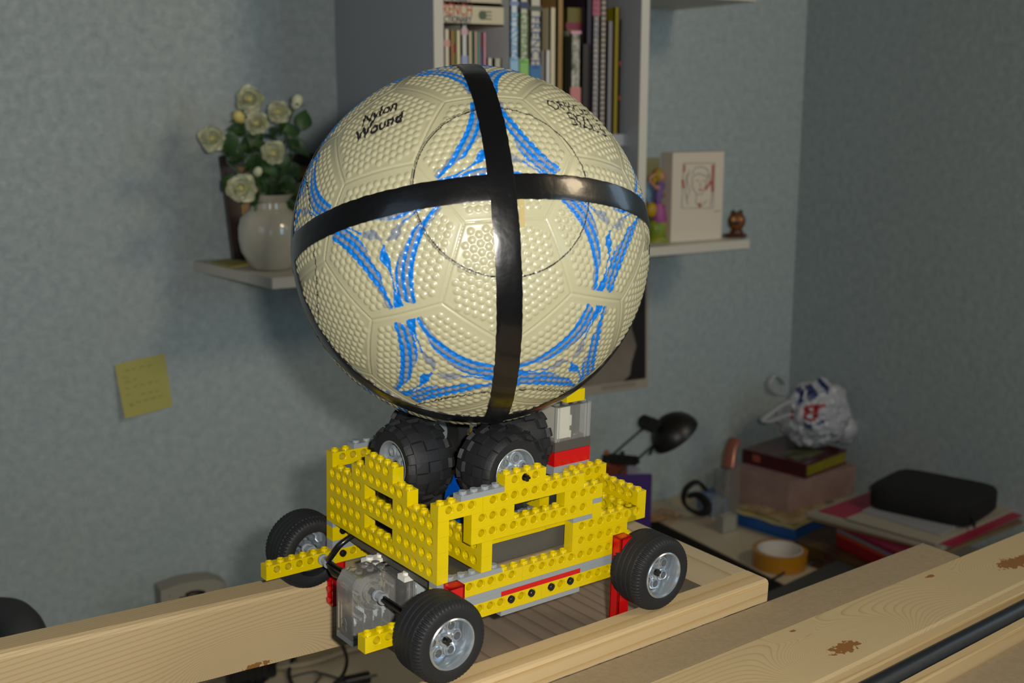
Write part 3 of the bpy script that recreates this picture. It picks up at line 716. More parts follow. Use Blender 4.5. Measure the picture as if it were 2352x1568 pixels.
    for k in range(3):
        an = 2 * PI * k / 3                                    # turn so that this corner is up
        px, py = rot(x, y, an); inside = hexm & (py <= D)
        qx, qy = rot(x, y, an + 2 * PI / 3); inside &= (qy <= D)
        # side from this corner clockwise to the next
        Ax, Ay = W, D; Bx, By = rot(-W, D, -2 * PI / 3)
        mx_, my_ = (Ax + Bx) / 2, (Ay + By) / 2; nl = math.hypot(mx_, my_); ux, uy = mx_ / nl, my_ / nl
        ch = math.hypot(Ax - Bx, Ay - By); sg = 3.1; Rc = (ch * ch / 4 + sg * sg) / (2 * sg); ox, oy = mx_ + ux * (Rc - sg), my_ + uy * (Rc - sg)
        s = np.hypot(px - ox, py - oy) - Rc; s = s + jit
        fx, fy = Ax - Bx, Ay - By; t = 1 - ((px - Bx) * fx + (py - By) * fy) / (ch * ch)
        ok_ = inside & (t > -.02) & (t < 1.02) & (s > -.01)
        g0 = .85 * (1 - sst(.15, .38, t)); w1 = 1.15 + .3 * sst(.1, .4, t) - .4 * sst(.7, 1, t); g1 = 1.05 * sst(.12, .34, t); w2 = 1.1 * sst(.14, .36, t); g2 = 1.1 * sst(.38, .62, t); w3 = .85 * sst(.5, .8, t)
        e = [g0, g0 + w1]; e += [e[-1] + g1]; e += [e[-1] + w2]; e += [e[-1] + g2]; e += [e[-1] + w3]
        put(ok_ & (s < e[0]), grey); put(ok_ & (s >= e[0]) & (s < e[1]), blue); put(ok_ & (s >= e[1]) & (s < e[2]), grey)
        put(ok_ & (s >= e[2]) & (s < e[3]), blue); put(ok_ & (s >= e[3]) & (s < e[4]), grey); put(ok_ & (s >= e[4]) & (s < e[5]), blue)
        # leaf from the corner to the middle
        yy = py / D; cxl = 1.5 * yy ** 1.5 + 1.3 * np.exp(-((yy - .18) / .16) ** 2) - .4
        wd = np.where(yy > .62, .25 + 1.35 * sst(.62, 1.0, yy) ** 1.6, .25) + 1.25 * np.exp(-((yy - .24) / .13) ** 2) * (yy < .8)
        wd = np.where(yy < .04, 0, wd); lf = hexm & (py <= D) & (py > 0) & (abs(px + jit - cxl) < wd)
        bl = (lows[pid] == k)
        isb = (yy > .42) | bl
        put(lf & isb, blue); put(lf & ~isb, grey)
    # thin black circles round the tape crossings
    AX = [np.array([-.270, -.870, .412]), np.array([-.0946, -.3750, -.922]), np.array([-.953, .301, -.036])]
    for n_ in AX:
        for s_ in (1, -1):
            a = np.degrees(np.arccos(np.clip(P @ (nz(n_) * s_), -1, 1))); put(abs(a - 26.2 + jit * .6) < .20, blk)
            m_ = (P @ nz(np.cross(n_, (.3, .5, .8)))) > .1; put((abs(a - 26.75) < .1) & m_, blk)
    # lettering
    def letter(txt, p0, p1, size, shear, bold=.03):
        o0 = nz(onball(*p0)); o1 = nz(onball(*p1)); cn = nz(o0 + o1); ex = nz((o1 - o0) - cn * ((o1 - o0) @ cn)); ey = np.cross(cn, ex)
        me = text_mesh(txt, 1.0, shear, 0, 'LEFT', bold); me.calc_loop_triangles()
        vs = np.array([v.co[:2] for v in me.vertices]); xm = vs[:, 0].max(); sc = np.degrees(np.arccos(o0 @ o1)) / xm
        near = np.where(P @ cn > math.cos(math.radians(14)))[0]; Q = P[near]; w_ = Q @ cn
        off = np.degrees((o0 @ ex) / (o0 @ cn)); offy = np.degrees((o0 @ ey) / (o0 @ cn))
        tx = (np.degrees(Q @ ex / w_) - off) / sc; ty = (np.degrees(Q @ ey / w_) - offy) / (sc * size)
        hit = np.zeros(len(near), bool)
        for tr in me.loop_triangles:
            a, b_, c = vs[list(tr.vertices)]
            lo = np.minimum(np.minimum(a, b_), c); hi = np.maximum(np.maximum(a, b_), c)
            m_ = (tx >= lo[0]) & (tx <= hi[0]) & (ty >= lo[1]) & (ty <= hi[1]) & ~hit
            if not m_.any(): continue
            i = np.where(m_)[0]; X_, Y_ = tx[i], ty[i]; cr = lambda p, q_: (q_[0] - p[0]) * (Y_ - p[1]) - (q_[1] - p[1]) * (X_ - p[0])
            s1, s2, s3 = cr(a, b_), cr(b_, c), cr(c, a); hit[i] = ((s1 >= 0) & (s2 >= 0) & (s3 >= 0)) | ((s1 <= 0) & (s2 <= 0) & (s3 <= 0))
        C[near[hit]] = blk
        bpy.data.meshes.remove(me)
    letter('Wound', (815, 331), (931, 276), 1.25, .25); letter('Nylon', (830, 291), (914, 250), 1.35, .25)
    letter('OFFICIAL', (1266, 252), (1374, 282), 1.2, 0, .0); letter('SIZE 5', (1314, 288), (1396, 318), 1.25, 0, .0)
    Pw = P * (RB + h)[:, None] - np.array([0, 0, -RB])[None] * 1.0
    m = bpy.data.materials.new('moulded_rubber_print'); m.use_nodes = True; b = m.node_tree.nodes['Principled BSDF']
    at_ = m.node_tree.nodes.new('ShaderNodeAttribute'); at_.attribute_name = 'print'; m.node_tree.links.new(at_.outputs['Color'], b.inputs['Base Color'])
    b.inputs['Roughness'].default_value = .38; b.inputs['Coat Weight'].default_value = .22; b.inputs['Coat Roughness'].default_value = .12
    ball = thing('soccer_ball', 'white football with blue star print and black tape bands, on top of the yellow vehicle', 'ball', tuple(C0 - Vector((0, 0, RB))))
    fp_ = np.median(np.sort(pid[F], 1)[:, 1:3], 1).astype(int); fp_ = pid[F[:, 0]]
    for k in range(32):
        f = F[fp_ == k]; u, inv = np.unique(f, return_inverse=True); f = inv.reshape(-1, 4)
        me = bpy.data.meshes.new('panel'); me.vertices.add(len(u)); me.vertices.foreach_set('co', Pw[u].astype(np.float32).ravel())
        me.loops.add(f.size); me.loops.foreach_set('vertex_index', f.astype(np.int32).ravel())
        me.polygons.add(len(f)); me.polygons.foreach_set('loop_start', np.arange(0, f.size, 4, dtype=np.int32)); me.polygons.foreach_set('loop_total', np.full(len(f), 4, np.int32))
        me.polygons.foreach_set('use_smooth', np.ones(len(f), bool)); me.update(calc_edges=True)
        ca = me.color_attributes.new('print', 'FLOAT_COLOR', 'POINT'); ca.data.foreach_set('color', np.c_[C[u], np.ones(len(u))].astype(np.float32).ravel())
        me.materials.append(m); o = bpy.data.objects.new('panel', me); COL.objects.link(o); o.parent = ball
    # tape: three great circles
    tm_ = mat('black_vinyl_tape', '0b0c0e', .27, bump=.6, bscale=45, coat=.3)
    rg = np.random.default_rng(4)
    for n_, lift in ((np.array([.9525, -.3025, .0358]), .00105), (np.array([.0946, .3890, .9164]), .0009), (np.array([-.325, -.870, .370]), .00085)):
        n_ = nz(n_); a = nz(np.cross(n_, (.3, .1, .95))); c = np.cross(n_, a); NA = 300; off_ = math.asin(.12) if n_[0] < 0 else 0.; hw = math.radians(3.72); bb = MB(); rows = []
        wob = np.convolve(np.tile(rg.normal(0, .00012, NA), 3), np.ones(5) / 5, 'same')[NA:2 * NA]
        for i in range(NA):
            t_ = 2 * PI * i / NA; d_ = a * math.cos(t_) + c * math.sin(t_)
            jl, jr = rg.normal(0, .0012, 2)
            for kk, (e_, hh) in enumerate(((-1.0, -.0001), (-1.0, .0), (-.93, .00008), (-.5, .0001 + wob[i]), (0, .00012), (.5, .0001 - wob[i]), (.93, .00008), (1.0, .0), (1.0, -.0001))):
                an = off_ + e_ * hw + (jl if kk < 2 else jr if kk > 6 else 0); v_ = (d_ * math.cos(an) + n_ * math.sin(an)) * (RB + (lift + hh if kk not in (0, 8) else .0)); bb.v.append((v_[0], v_[1], v_[2] + RB))
        for i in range(NA):
            for kk in range(8): j = (i + 1) % NA; bb.f.append((i * 9 + kk, i * 9 + kk + 1, j * 9 + kk + 1, j * 9 + kk)); bb.sm.append(True)
        bb.build('tape_band', tm_, ball, 60)
    # small peeled paper label beside the upright tape
    P_ = [onball(*p) for p in ((1190, 458), (1203, 454), (1205, 522), (1193, 524))]; bb = MB()
    bb.v = [tuple(np.array(p) * (RB + .0009) + np.array([0, 0, RB])) for p in P_]; bb.f = [(3, 2, 1, 0)]; bb.sm = [False]
    o = bb.build('sticker', mat('yellowed_paper', 'a39460', .6), ball); o['label'] = 'small yellowed sticker beside the upright tape'
build_ball()
# ================================================================ shelves and bookcase on the back wall
o = MB().prism([(.180, WY), (.2254, .962), (1.1056, .9923), (1.1056, WY)], .0244, .0394).build('wall_shelf', SHELF); tag(o, 'long white floating shelf behind the ball, carrying the vase and figurines', 'shelf')
o = MB().prism([(.772, WY), (.772, .985), (1.0866, .98), (1.0866, WY)], .4419, .457).build('wall_shelf', SHELF); tag(o, 'upper white shelf just entering the top of the picture', 'shelf')
bc = thing('bookcase', 'grey wall bookcase with cream front edges, full of books', 'bookcase', (.4216, .85, .19))
def bcp(name, a, b, m=None):
    q = MB().box([a[i] - (.4216, .85, .19)[i] for i in range(3)], [b[i] - (.4216, .85, .19)[i] for i in range(3)]).build(name, m or CASEM, bc); return q
for x0, x1 in ((.4216, .4357), (.7571, .7713)):
    bcp('side_panel', (x0, .852, .12), (x1, (WY - .001), .9)); q = bcp('edge_strip', (x0, .850, .12), (x1, .852, .9), SHELF); q['label'] = 'cream edging strip'
bcp('back_panel', (.4357, (WY - .01), .12), (.7571, (WY - .001), .9)); bcp('shelf', (.4357, .88, .212), (.7571, (WY - .01), .229)); bcp('shelf', (.4357, .86, .50), (.7571, (WY - .01), .518))
bcp('shelf', (.4357, .86, .12), (.7571, (WY - .01), .135))
xd = at(1166, 60, 'y', .93).x; bcp('divider', (xd - .004, .93, .229), (xd + .004, (WY - .01), .50))
ZS = .2292
def book(x0, x1, z1, cover, label, group=None, y0=.885, dep=.17, z0=ZS, pages=True, title=None, tcol=None, tsize=.02, patch=None, spiral=None, bands=()):
    w_ = x1 - x0; h = z1 - z0; t = thing('book', label, 'book', (x0, y0, z0), 0, group)
    cv = min(.0022, w_ * .18); b = MB(); b.box((0, 0, 0), (w_, .0025, h)); b.box((0, 0, 0), (cv, dep, h)); b.box((w_ - cv, 0, 0), (w_, dep, h)); b.build('cover', cover, t)
    MB().box((cv, .0025, .002), (w_ - cv, dep - .003, h - .003)).build('page_block', mat('paper_block', 'd9cfb4', .8), t)
    if title:
        k = tsize
        T = Matrix(((0, 1, 0, w_ * .5 - k * .34), (0, 0, -1, -.0003), (-1, 0, 0, h - title[1]), (0, 0, 0, 1))) if not title[2] else Matrix(((1, 0, 0, .004), (0, 0, -1, -.0003), (0, 1, 0, h - title[1]), (0, 0, 0, 1)))
        text_obj('title', title[0], k, mat('ink_' + tcol, tcol, .6), t, T)
    for (za, zb, c) in bands: q = MB().box((-.0002, -.0004, za), (w_ + .0002, .0005, zb)).build('colour_band', mat('band_' + c, c, .5), t)
    if spiral:
        for i in range(int(h / .0075)):
            q = MB(); q.lathe([(.0048 + .0008 * math.cos(a), .0008 * math.sin(a)) for a in [k * PI / 3 for k in range(6)]], 12, Matrix.Translation((w_ / 2, .001, .005 + i * .0075)), True, True); q.build('wire_ring', mat('wire_' + spiral, spiral, .35, metal=.5), t)
    return t
def bx(px, y=.885): return at(px, 100, 'y', y).x
def bz(py, px=1200, y=.885): return at(px, py, 'y', y).z
G1 = 'language course books on the right of the divider'
book(bx(1172), bx(1190.5), .47, mat('cover_ice', 'd5dde2', .4), 'tall pale book with light blue spine lettering RUSSIAN', title=('RUSSIAN', .47 - bz(28), 0), tcol='4b9ccd', tsize=.0172, bands=((bz(175) - ZS, bz(133) - ZS, '9cc2dd'), (bz(14) - ZS, bz(4) - ZS, '7d94b8')))
book(bx(1194), bx(1213.5), .47, mat('cover_sage', 'c7c5ad', .4), 'tall cream book with green spine lettering GERMAN', title=('GERMAN', .47 - bz(28), 0), tcol='5a8f4c', tsize=.0172, bands=((bz(178) - ZS, bz(135) - ZS, '8fc66a'), (bz(20) - ZS, bz(4) - ZS, '3d4566')))
book(bx(1217.5), bx(1243), .47, mat('cover_sand', 'c9c2ae', .4), 'tall cream book with dark blue spine lettering FRENCH', title=('FRENCH', .47 - bz(34), 0), tcol='2f4f86', tsize=.0195, bands=((bz(196) - ZS, bz(148) - ZS, '3f77a8'), (bz(24) - ZS, bz(12) - ZS, '55604f')))
book(bx(1243.5), bx(1261.5), bz(15), mat('cover_gap_shade', '17140f', .5), 'black stand-in for the shaded gap between books, with a thin red line', y0=.905, bands=((bz(21) - ZS, bz(19.5) - ZS, 'b03020'),))  # shade of the gap between the books, built as a black block
book(bx(1249, .89), bx(1261, .89), bz(114), mat('cover_chalk', 'd8d4cc', .4), 'small white booklet in front of the dark gap', y0=.885, dep=.018)
book(bx(1262.5), bx(1277.5), bz(14), mat('cover_cream', 'd6cba6', .5), 'cream paperback between the dark gap and the tan book')
book(bx(1279), bx(1295), .475, mat('cover_kraft', '9c7d4a', .6), 'tan brown-paper covered book, tallest of the middle row')
book(bx(1297), bx(1299.8), bz(80), mat('cover_moss', '2f3320', .6), 'thin dark green booklet beside the tan book', y0=.872, dep=.023)
book(bx(1300), bx(1323), bz(68), mat('cover_mottled', 'cfc6b4', .5, mix='4d5a44', mscale=90), 'mottled cream and grey paperback with pink lower spine', y0=.872, dep=.023, bands=((bz(240) - ZS, bz(200) - ZS, 'c8807a'), (bz(68) - ZS - .004, bz(68) - ZS, 'd79ab0')))
book(bx(1300, .897), bx(1344.5, .897), bz(12, y=.897), mat('cover_olive', '6a5f14', .5), 'wide olive box file behind the mottled paperback', y0=.897, dep=.15, bands=((bz(62) - ZS, bz(45) - ZS, '7d2038'),))
book(bx(1325), bx(1344), bz(98), mat('cover_umber', '2e2010', .5), 'dark brown book in front of the olive file', y0=.872, dep=.023)
book(bx(1345.5), bx(1360), .475, mat('cover_plum', '2c2230', .5), 'dark plum ring binder right of the brown book')
book(bx(1361), bx(1377), .47, mat('cover_pearl', 'b3a9a2', .5, mix='8d8a92', mscale=60), 'pale spiral notebook with a pink top, left of two', spiral='c9c3ba', bands=((bz(30) - ZS, bz(-10) - ZS, 'b0526a'),))
book(bx(1378.5), bx(1393), .46, mat('cover_stone', 'a99e90', .5), 'beige spiral notebook, right of the pair', spiral='5a4a48')
book(bx(1395, .893), bx(1409, .893), bz(40, y=.893), mat('cover_slate', '85848a', .5), 'slim grey-blue book between the notebooks and the yellow one', y0=.893, dep=.14)
book(bx(1410, .89), bx(1422.5, .89), bz(6, y=.89), mat('cover_mustard', '8f8310', .5), 'mustard yellow book at the right end of the row', y0=.89, dep=.14)
book(bx(1423, .89), bx(1426.5, .89), bz(35, y=.89), mat('cover_ink', '2b2733', .6), 'very thin dark booklet against the mustard book', y0=.89, dep=.14, bands=((.05, .056, 'b04030'), (.10, .106, 'b04030')))
# left compartment: small books standing, dictionaries lying on them
spines = [(1020.5, 1033, 69, 'd8cdb0', 'narrow cream pocket book at the left end of the row'), (1033.5, 1037, 70, '7c2f20', 'thin brick red pocket book'), (1037.3, 1040.5, 70, 'd8b070', 'thin orange-tan pocket book'), (1041, 1047, 70, '8c8326', 'olive green pocket book with a red mark'),
          (1047.5, 1058.5, 71, 'dcd3a8', 'pale yellow pocket book next to the tall white one'), (1060, 1074, 58, 'ccccc8', 'white pocket book taller than its neighbours'), (1075.5, 1085, 72, 'c9ba94', 'buff pocket book right of the tall white one'), (1085.5, 1089.5, 73, '2f6a55', 'thin green pocket book'),
          (1090, 1096, 72, 'd8b298', 'salmon pink pocket book'), (1096.5, 1101.5, 73, '6fa3a0', 'thin turquoise pocket book'), (1102, 1104, 73, 'c8b890', 'very thin beige pocket book'), (1104.8, 1109.5, 73, '7c2850', 'thin magenta and blue pocket book'), (1110, 1117, 73, 'd694a0', 'pink pocket book at the right end of the row'),
          (1119, 1131.5, 132, 'cfc8b4', 'short cream booklet, left of the low pair'), (1134, 1152, 133, 'b9b59c', 'short greenish booklet with dark edge, right of the low pair')]
for i, (a, c, top, col, lab) in enumerate(spines):
    bd = ()
    if i == 3: bd = ((bz(126) - ZS, bz(105) - ZS, '8a1c14'),)
    if i == 0: bd = ((bz(112) - ZS, bz(98) - ZS, 'd09a88'),)
    if i == 5: bd = ((bz(152) - ZS, bz(132) - ZS, '9aa2c8'), (bz(86) - ZS, bz(72) - ZS, 'cfa8b0'))
    if i == 11: bd = ((0, bz(115) - ZS, '27305e'),)
    book(bx(a, .875), bx(c, .875), bz(top, 1080, .875), mat('pocket_' + str(i), col, .5), lab, 'pocket books standing under the dictionaries', y0=.875, dep=.11, bands=bd)
def flatbook(zlo, zhi, xa, xb, cover, label, y0=.868):
    t = thing('book', label, 'book', (xa, y0, zlo)); w_, h = xb - xa, zhi - zlo
    b = MB(); b.box((0, 0, 0), (w_, .003, h)); b.box((0, 0, 0), (w_, .15, .002)); b.box((0, 0, h - .002), (w_, .15, h)); b.build('cover', cover, t)
    MB().box((.002, .003, .002), (w_ - .003, .147, h - .002)).build('page_block', MATS['paper_block'], t); return t, w_, h
zt = bz(57.5, 1080, .868); zf = bz(10, 1080, .868)
t, w_, h = flatbook(zt, zf, .4362, at(1157, 40, 'y', .868).x, mat('cover_ivory', 'cabf9f', .45), 'thick cream dictionary lying flat, lettered FRENCH DICTIONARY')
T = lambda x, z: Matrix(((1, 0, 0, x), (0, 0, -1, -.0004), (0, 1, 0, z), (0, 0, 0, 1)))
text_obj('title', 'FRENCH', .0168, mat('ink_rust', 'b84a34', .6), t, T(.0005, h * .44) @ Matrix.Diagonal((.82, 1.35, 1, 1)), bold=0.)
text_obj('title', 'DICTIONARY', .0095, mat('ink_navy', '2f3a5c', .6), t, T(.0005, h * .10) @ Matrix.Diagonal((.88, 1.25, 1, 1)), bold=.00015)
for i in range(3): MB().box((.064, -.0005, h * (.30 + .17 * i)), (.082, .0, h * (.36 + .17 * i))).build('emblem_bar', mat('ink_moss', '54624a', .6), t)
MB().cyl(.006, -.0006, .0, 16, Matrix.Translation((.068, 0, h * .5)), 'y').build('emblem_disc', MATS['ink_moss'], t)
t, w_, h = flatbook(zf + .0008, zf + .035, .4362, at(1152, 4, 'y', .868).x, mat('cover_ivory2', 'c4b898', .45), 'second thick cream dictionary on top of the lettered one')
text_obj('title', 'DICTIONARY', .0095, MATS['ink_navy'], t, T(.0005, .001) @ Matrix.Diagonal((.88, 1.25, 1, 1)))
# ---------------------------------------------------------------- things on the floating shelf
ZT = .0396
vp = at(628, 622, 'z', ZT); vx, vy = vp.x + .006, vp.y + .022
b = MB(); prof = [(.0, .001), (.030, .001), (.036, .006), (.049, .026), (.0525, .045), (.052, .060), (.048, .074), (.038, .083), (.031, .088), (.030, .096), (.036, .103), (.040, .108), (.037, .108), (.028, .098), (.028, .088), (.0, .087)]
b.lathe([(r * .88, z) for r, z in prof], 48)
vz = b.build('vase', mat('glazed_cream', 'c5c0ae', .12, coat=.6)); vz.location = (vx, vy, ZT); tag(vz, 'glossy cream ceramic vase holding white roses, left end of the shelf', 'vase')
PET = mat('white_petal', 'd9dac2', .55, mix='c9cca4', mscale=60); PETY = mat('petal_heart', 'd6c878', .6); LEAF = mat('rose_leaf', '1f3d1c', .45, mix='38582a', mscale=40); STEM = mat('rose_stem', '3c5a30', .5); BUDP = mat('pink_petal', 'c0605c', .55)
def leaf_mb(b, p, d, up, L, W_):
    p = Vector(p); d = Vector(d).normalized(); s = d.cross(Vector(up)).normalized(); n = s.cross(d); vs = []; fs = []; K = 6
    for i in range(K + 1):
        t = i / K; w_ = W_ * math.sin(PI * t ** .8) * .5; c = p + d * L * t - n * (L * .35 * t * t)
        vs += [c - s * w_ + n * w_ * .35, c, c + s * w_ + n * w_ * .35]
    for i in range(K): q = i * 3; fs += [(q, q + 1, q + 4, q + 3), (q + 1, q + 2, q + 5, q + 4)]
    return b.add(vs, fs, True)
def rose(px, py, dy, R, label, kind='open', face=(-.35, -.9, .1), leaves=3):
    c = at(px, py, 'y', vy + dy); t = thing('rose', label, 'flower', tuple(c)); rnd = random.Random(int(px * 7 + py)); f = Vector(face).normalized()
    base = Vector((vx, vy, ZT + .09)) - c
    Q = f.to_track_quat('Z', 'Y').to_matrix().to_4x4()
    if kind == 'open':
        for ringi, (n, r0, rl, tilt) in enumerate(((7, .15, 1.0, .10), (7, .12, .86, .38), (6, .10, .66, .68), (5, .06, .42, 1.0))):
            for k in range(n):
                a = 2 * PI * (k + .5 * ringi) / n + rnd.uniform(-.18, .18); b = MB(); vs = []; fs = []; K = 6; rl_ = rl * rnd.uniform(.84, 1.12); tw = rnd.uniform(-.2, .2); tl = tilt + rnd.uniform(-.12, .18)
                for i in range(K + 1):
                    s_ = i / K; rr = R * (r0 + (rl_ - r0) * s_); wv = R * .50 * math.sin(PI * min(1, .20 + .66 * s_)) ** .8 * (rl_ + .15); zz = R * (math.sin(tl) * s_ ** 1.4 * .85 + .10 * ringi)
                    for j in (-1, -.5, 0, .5, 1): vs.append((rr * math.cos(tl * .7) * (1 - .14 * j * j) + rnd.uniform(-.02, .02) * R, wv * j, zz + (j * j * .26 + tw * j * s_) * R + (.10 * R if i == K else 0)))
                for i in range(K):
                    for j in range(4): q = i * 5 + j; fs.append((q, q + 1, q + 6, q + 5))
                b.add(vs, fs, True, Q @ Matrix.Rotation(a, 4, 'Z')); o = b.build('petal', PET, t)
        MB().sphere((0, 0, R * .28), R * .2, 12, 8, Q, fn=lambda d: 1 + .2 * math.sin(9 * d.x) * math.sin(8 * d.y)).build('flower_heart', PETY, t)
    else:
        MB().sphere((0, 0, 0), R, 14, 10, Q, sc=(.62, .62, 1.0), fn=lambda d: 1 - .25 * max(0, d.z) ** 2).build('bud', PET if kind == 'bud' else PETY, t)
        for k in range(5):
            a = 2 * PI * k / 5; b = MB(); d = Q.to_3x3() @ Vector((math.cos(a) * .5, math.sin(a) * .5, .9)); leaf_mb(b, Q.to_3x3() @ Vector((0, 0, -R)), d, f, R * 1.5, R * .5); b.build('sepal', STEM, t)
        b = MB(); b.sphere((R * .35, 0, R * -.1), R * .5, 10, 8, Q, sc=(.5, .8, 1)); b.build('outer_petal', BUDP, t)
    b = MB(); mid = (base * .55) + Vector((rnd.uniform(-.006, .006), 0, rnd.uniform(-.004, .004))); pts = bez(-f * R * .4, -f * R * 1.4, mid, base, 12); b.tube(pts, .0011, 6); b.build('stem', STEM, t)
    for k in range(leaves):
        p = pts[4 + k * 2]; b = MB(); a = rnd.uniform(0, 2 * PI); leaf_mb(b, p, (math.cos(a), -abs(math.sin(a)) * .6 - .2, rnd.uniform(-.3, .4)), (0, -.3, 1), rnd.uniform(.022, .034), rnd.uniform(.014, .02)); b.build('leaf', LEAF, t)
    return t
RG = 'white roses in the cream vase'
rose(489, 318, .0, .019, 'white rose reaching furthest left from the vase'); rose(575, 229, .01, .020, 'topmost white rose, tinged pink underneath')
rose(548, 268, .0, .013, 'half-open yellowish bud left of the middle rose', 'yellow', (-.5, -.6, .6)); rose(590, 284, .0, .017, 'white rose in the middle of the bouquet'); rose(640, 258, .01, .018, 'white rose right of centre near the top')
rose(682, 232, .0, .013, 'closed bud at the upper right of the bouquet', 'bud', (.3, -.3, .9)); rose(628, 353, -.03, .019, 'wide open white rose above the vase rim', leaves=4); rose(555, 432, -.04, .021, 'largest white rose hanging in front of the vase shoulder', leaves=4)
rose(592, 394, -.03, .010, 'small closed bud between the two lowest roses', 'bud', (.1, -.7, .6), leaves=2)
rnd = random.Random(5)
fg = thing('foliage_spray', 'dark green rose leaves filling the vase mouth', 'foliage', (vx, vy, ZT + .09), 0)
for px, py in ((530, 300), (545, 340), (520, 372), (560, 375), (575, 335), (650, 300), (665, 320), (690, 300), (680, 345), (655, 385), (620, 395), (600, 440), (640, 430), (670, 440), (655, 455), (620, 460), (585, 410), (690, 380), (660, 410), (535, 400), (610, 330), (565, 300), (680, 420), (640, 405), (600, 365), (700, 400)):
    c = at(px, py, 'y', vy + rnd.uniform(-.03, .02)) - Vector((vx, vy, ZT + .09)); a = rnd.uniform(0, 2 * PI); b = MB(); leaf_mb(b, c, (math.cos(a), rnd.uniform(-.5, .1), math.sin(a) * .7), (0, -1, .4), rnd.uniform(.026, .038), rnd.uniform(.018, .026)); b.build('leaf', LEAF, fg)
    b = MB(); b.tube(bez((0, 0, 0), c * .3, c * .7 + Vector((0, 0, .005)), c, 6), .0008, 5); b.build('stem', STEM, fg)
def face4(P, th, n=None):
    """slab between four corner points (front face), th thick away from the viewer"""
    P = [Vector(p) for p in P]; n = (P[1] - P[0]).cross(P[3] - P[0]).normalized()
    if n.y < 0: n = -n
    return P, n
def quadslab(P, th):
    P, n = face4(P, th); b = MB(); vs = P + [p + n * th for p in P]
    b.add(vs, [(0, 1, 2, 3), (7, 6, 5, 4), (0, 4, 5, 1), (1, 5, 6, 2), (2, 6, 7, 3), (3, 7, 4, 0)]); return b, n
def lerp4(P, u, v): return P[0] * (1 - u) * (1 - v) + P[1] * u * (1 - v) + P[2] * u * v + P[3] * (1 - u) * v
# framed picture leaning behind the vase: corners TL, TR, BR, BL
FP = [at(508, 357, 'y', WY - .02), at(832, 350, 'y', WY - .02), at(838, 592, 'y', WY - .045), at(539, 598, 'y', WY - .045)]; FP[3].z = FP[2].z = ZT; 
fr = thing('picture_frame', 'dark brown picture frame with gold inner line leaning behind the vase', 'picture frame')
FR = mat('dark_mahogany', '2a1814', .35); GLD = mat('gilt', '8f7420', .35, metal=.8)
e = .10
for (a, c) in (((0, 0), (1, e * 1.1)), ((0, 1 - e * 1.1), (1, 1)), ((0, 0), (e, 1)), ((1 - e, 0), (1, 1))):
    Q = [lerp4(FP, a[0], a[1]), lerp4(FP, c[0], a[1]), lerp4(FP, c[0], c[1]), lerp4(FP, a[0], c[1])]; quadslab(Q, .016)[0].build('frame_rail', FR, fr)
def inset(P, a, c, off, th, n):
    Q = [lerp4(P, a[0], a[1]) + n * off, lerp4(P, c[0], a[1]) + n * off, lerp4(P, c[0], c[1]) + n * off, lerp4(P, a[0], c[1]) + n * off]; return quadslab(Q, th)[0]
_, nn = face4(FP, 1)
inset(FP, (e, e), (1 - e, 1 - e), .006, .004, nn).build('gilt_slip', GLD, fr); inset(FP, (e + .018, e + .02), (1 - e - .018, 1 - e - .02), .005, .002, nn).build('painting', mat('painting_warm', 'a8805e', .6, mix='7d5a48', mscale=18), fr)
inset(FP, (.5, .22), (.8, .62), .0045, .001, nn).build('painted_shape', mat('painting_blue', '2c3346', .6, mix='463a38', mscale=30), fr)
Q = [at(485, 604, 'z', ZT), at(532, 597, 'z', ZT), at(580, 609, 'z', ZT), at(530, 616, 'z', ZT)]
b = MB(); b.prism([(p.x, p.y) for p in Q][::-1], ZT, ZT + .003); tag(b.build('note_pad', mat('pad_yellow', 'a8a052', .6)), 'yellow paper pad lying at the left end of the shelf', 'note pad')
# canvas block with a drawing
cf = at(1540, 556, 'z', ZT); cy_ = cf.y; x0, x1 = cf.x, at(1660, 450, 'y', cy_).x; zt_ = at(1600, 349.5, 'y', cy_).z
cv = thing('art_card', 'white block canvas with a pale face drawing, beside the doll', 'picture', (x0, cy_, ZT))
MB().box((0, 0, 0), (x1 - x0, .03, zt_ - ZT)).build('canvas', mat('canvas_white', 'd6cab8', .7), cv)
def ribbon(P, w_, m, name, parent, base):
    b = MB(); P = [Vector(p) for p in P]; vs = []; fs = []
    for i, p in enumerate(P):
        d = (P[min(i + 1, len(P) - 1)] - P[max(i - 1, 0)]).normalized(); s = Vector((-d.z, 0, d.x)) * w_ / 2; vs += [p - s, p + s, p - s + Vector((0, .0004, 0)), p + s + Vector((0, .0004, 0))]
    for i in range(len(P) - 1): q = 4 * i; fs += [(q, q + 1, q + 5, q + 4), (q, q + 4, q + 6, q + 2), (q + 1, q + 3, q + 7, q + 5)]
    b.add(vs, fs); return b.build(name, m, parent)
PEN = mat('pencil_grey', '7f8078', .8); PNK = mat('crayon_pink', 'b8685c', .8)
def cpt(px, py): p = at(px, py, 'y', cy_ - .0005); return (p.x - x0, -.0006, p.z - ZT)
for L_ in ([(1570, 375), (1642, 374), (1638, 478), (1566, 478), (1570, 375)], [(1590, 400), (1596, 386), (1612, 382), (1626, 390), (1628, 405)], [(1588, 408), (1604, 398), (1622, 404), (1628, 410)], [(1590, 410), (1590, 430), (1600, 446), (1612, 446), (1620, 430), (1624, 410)], [(1598, 415), (1606, 415)], [(1613, 415), (1620, 415)], [(1609, 418), (1608, 428), (1612, 428)], [(1578, 400), (1574, 440), (1580, 470)], [(1630, 400), (1636, 440), (1632, 474)], [(1600, 448), (1598, 466), (1610, 474), (1624, 460)], [(1584, 390), (1578, 410), (1584, 440), (1576, 460)], [(1640, 486), (1655, 484)]):
    ribbon([cpt(*p) for p in L_], .0012, PEN, 'pencil_line', cv, 0)
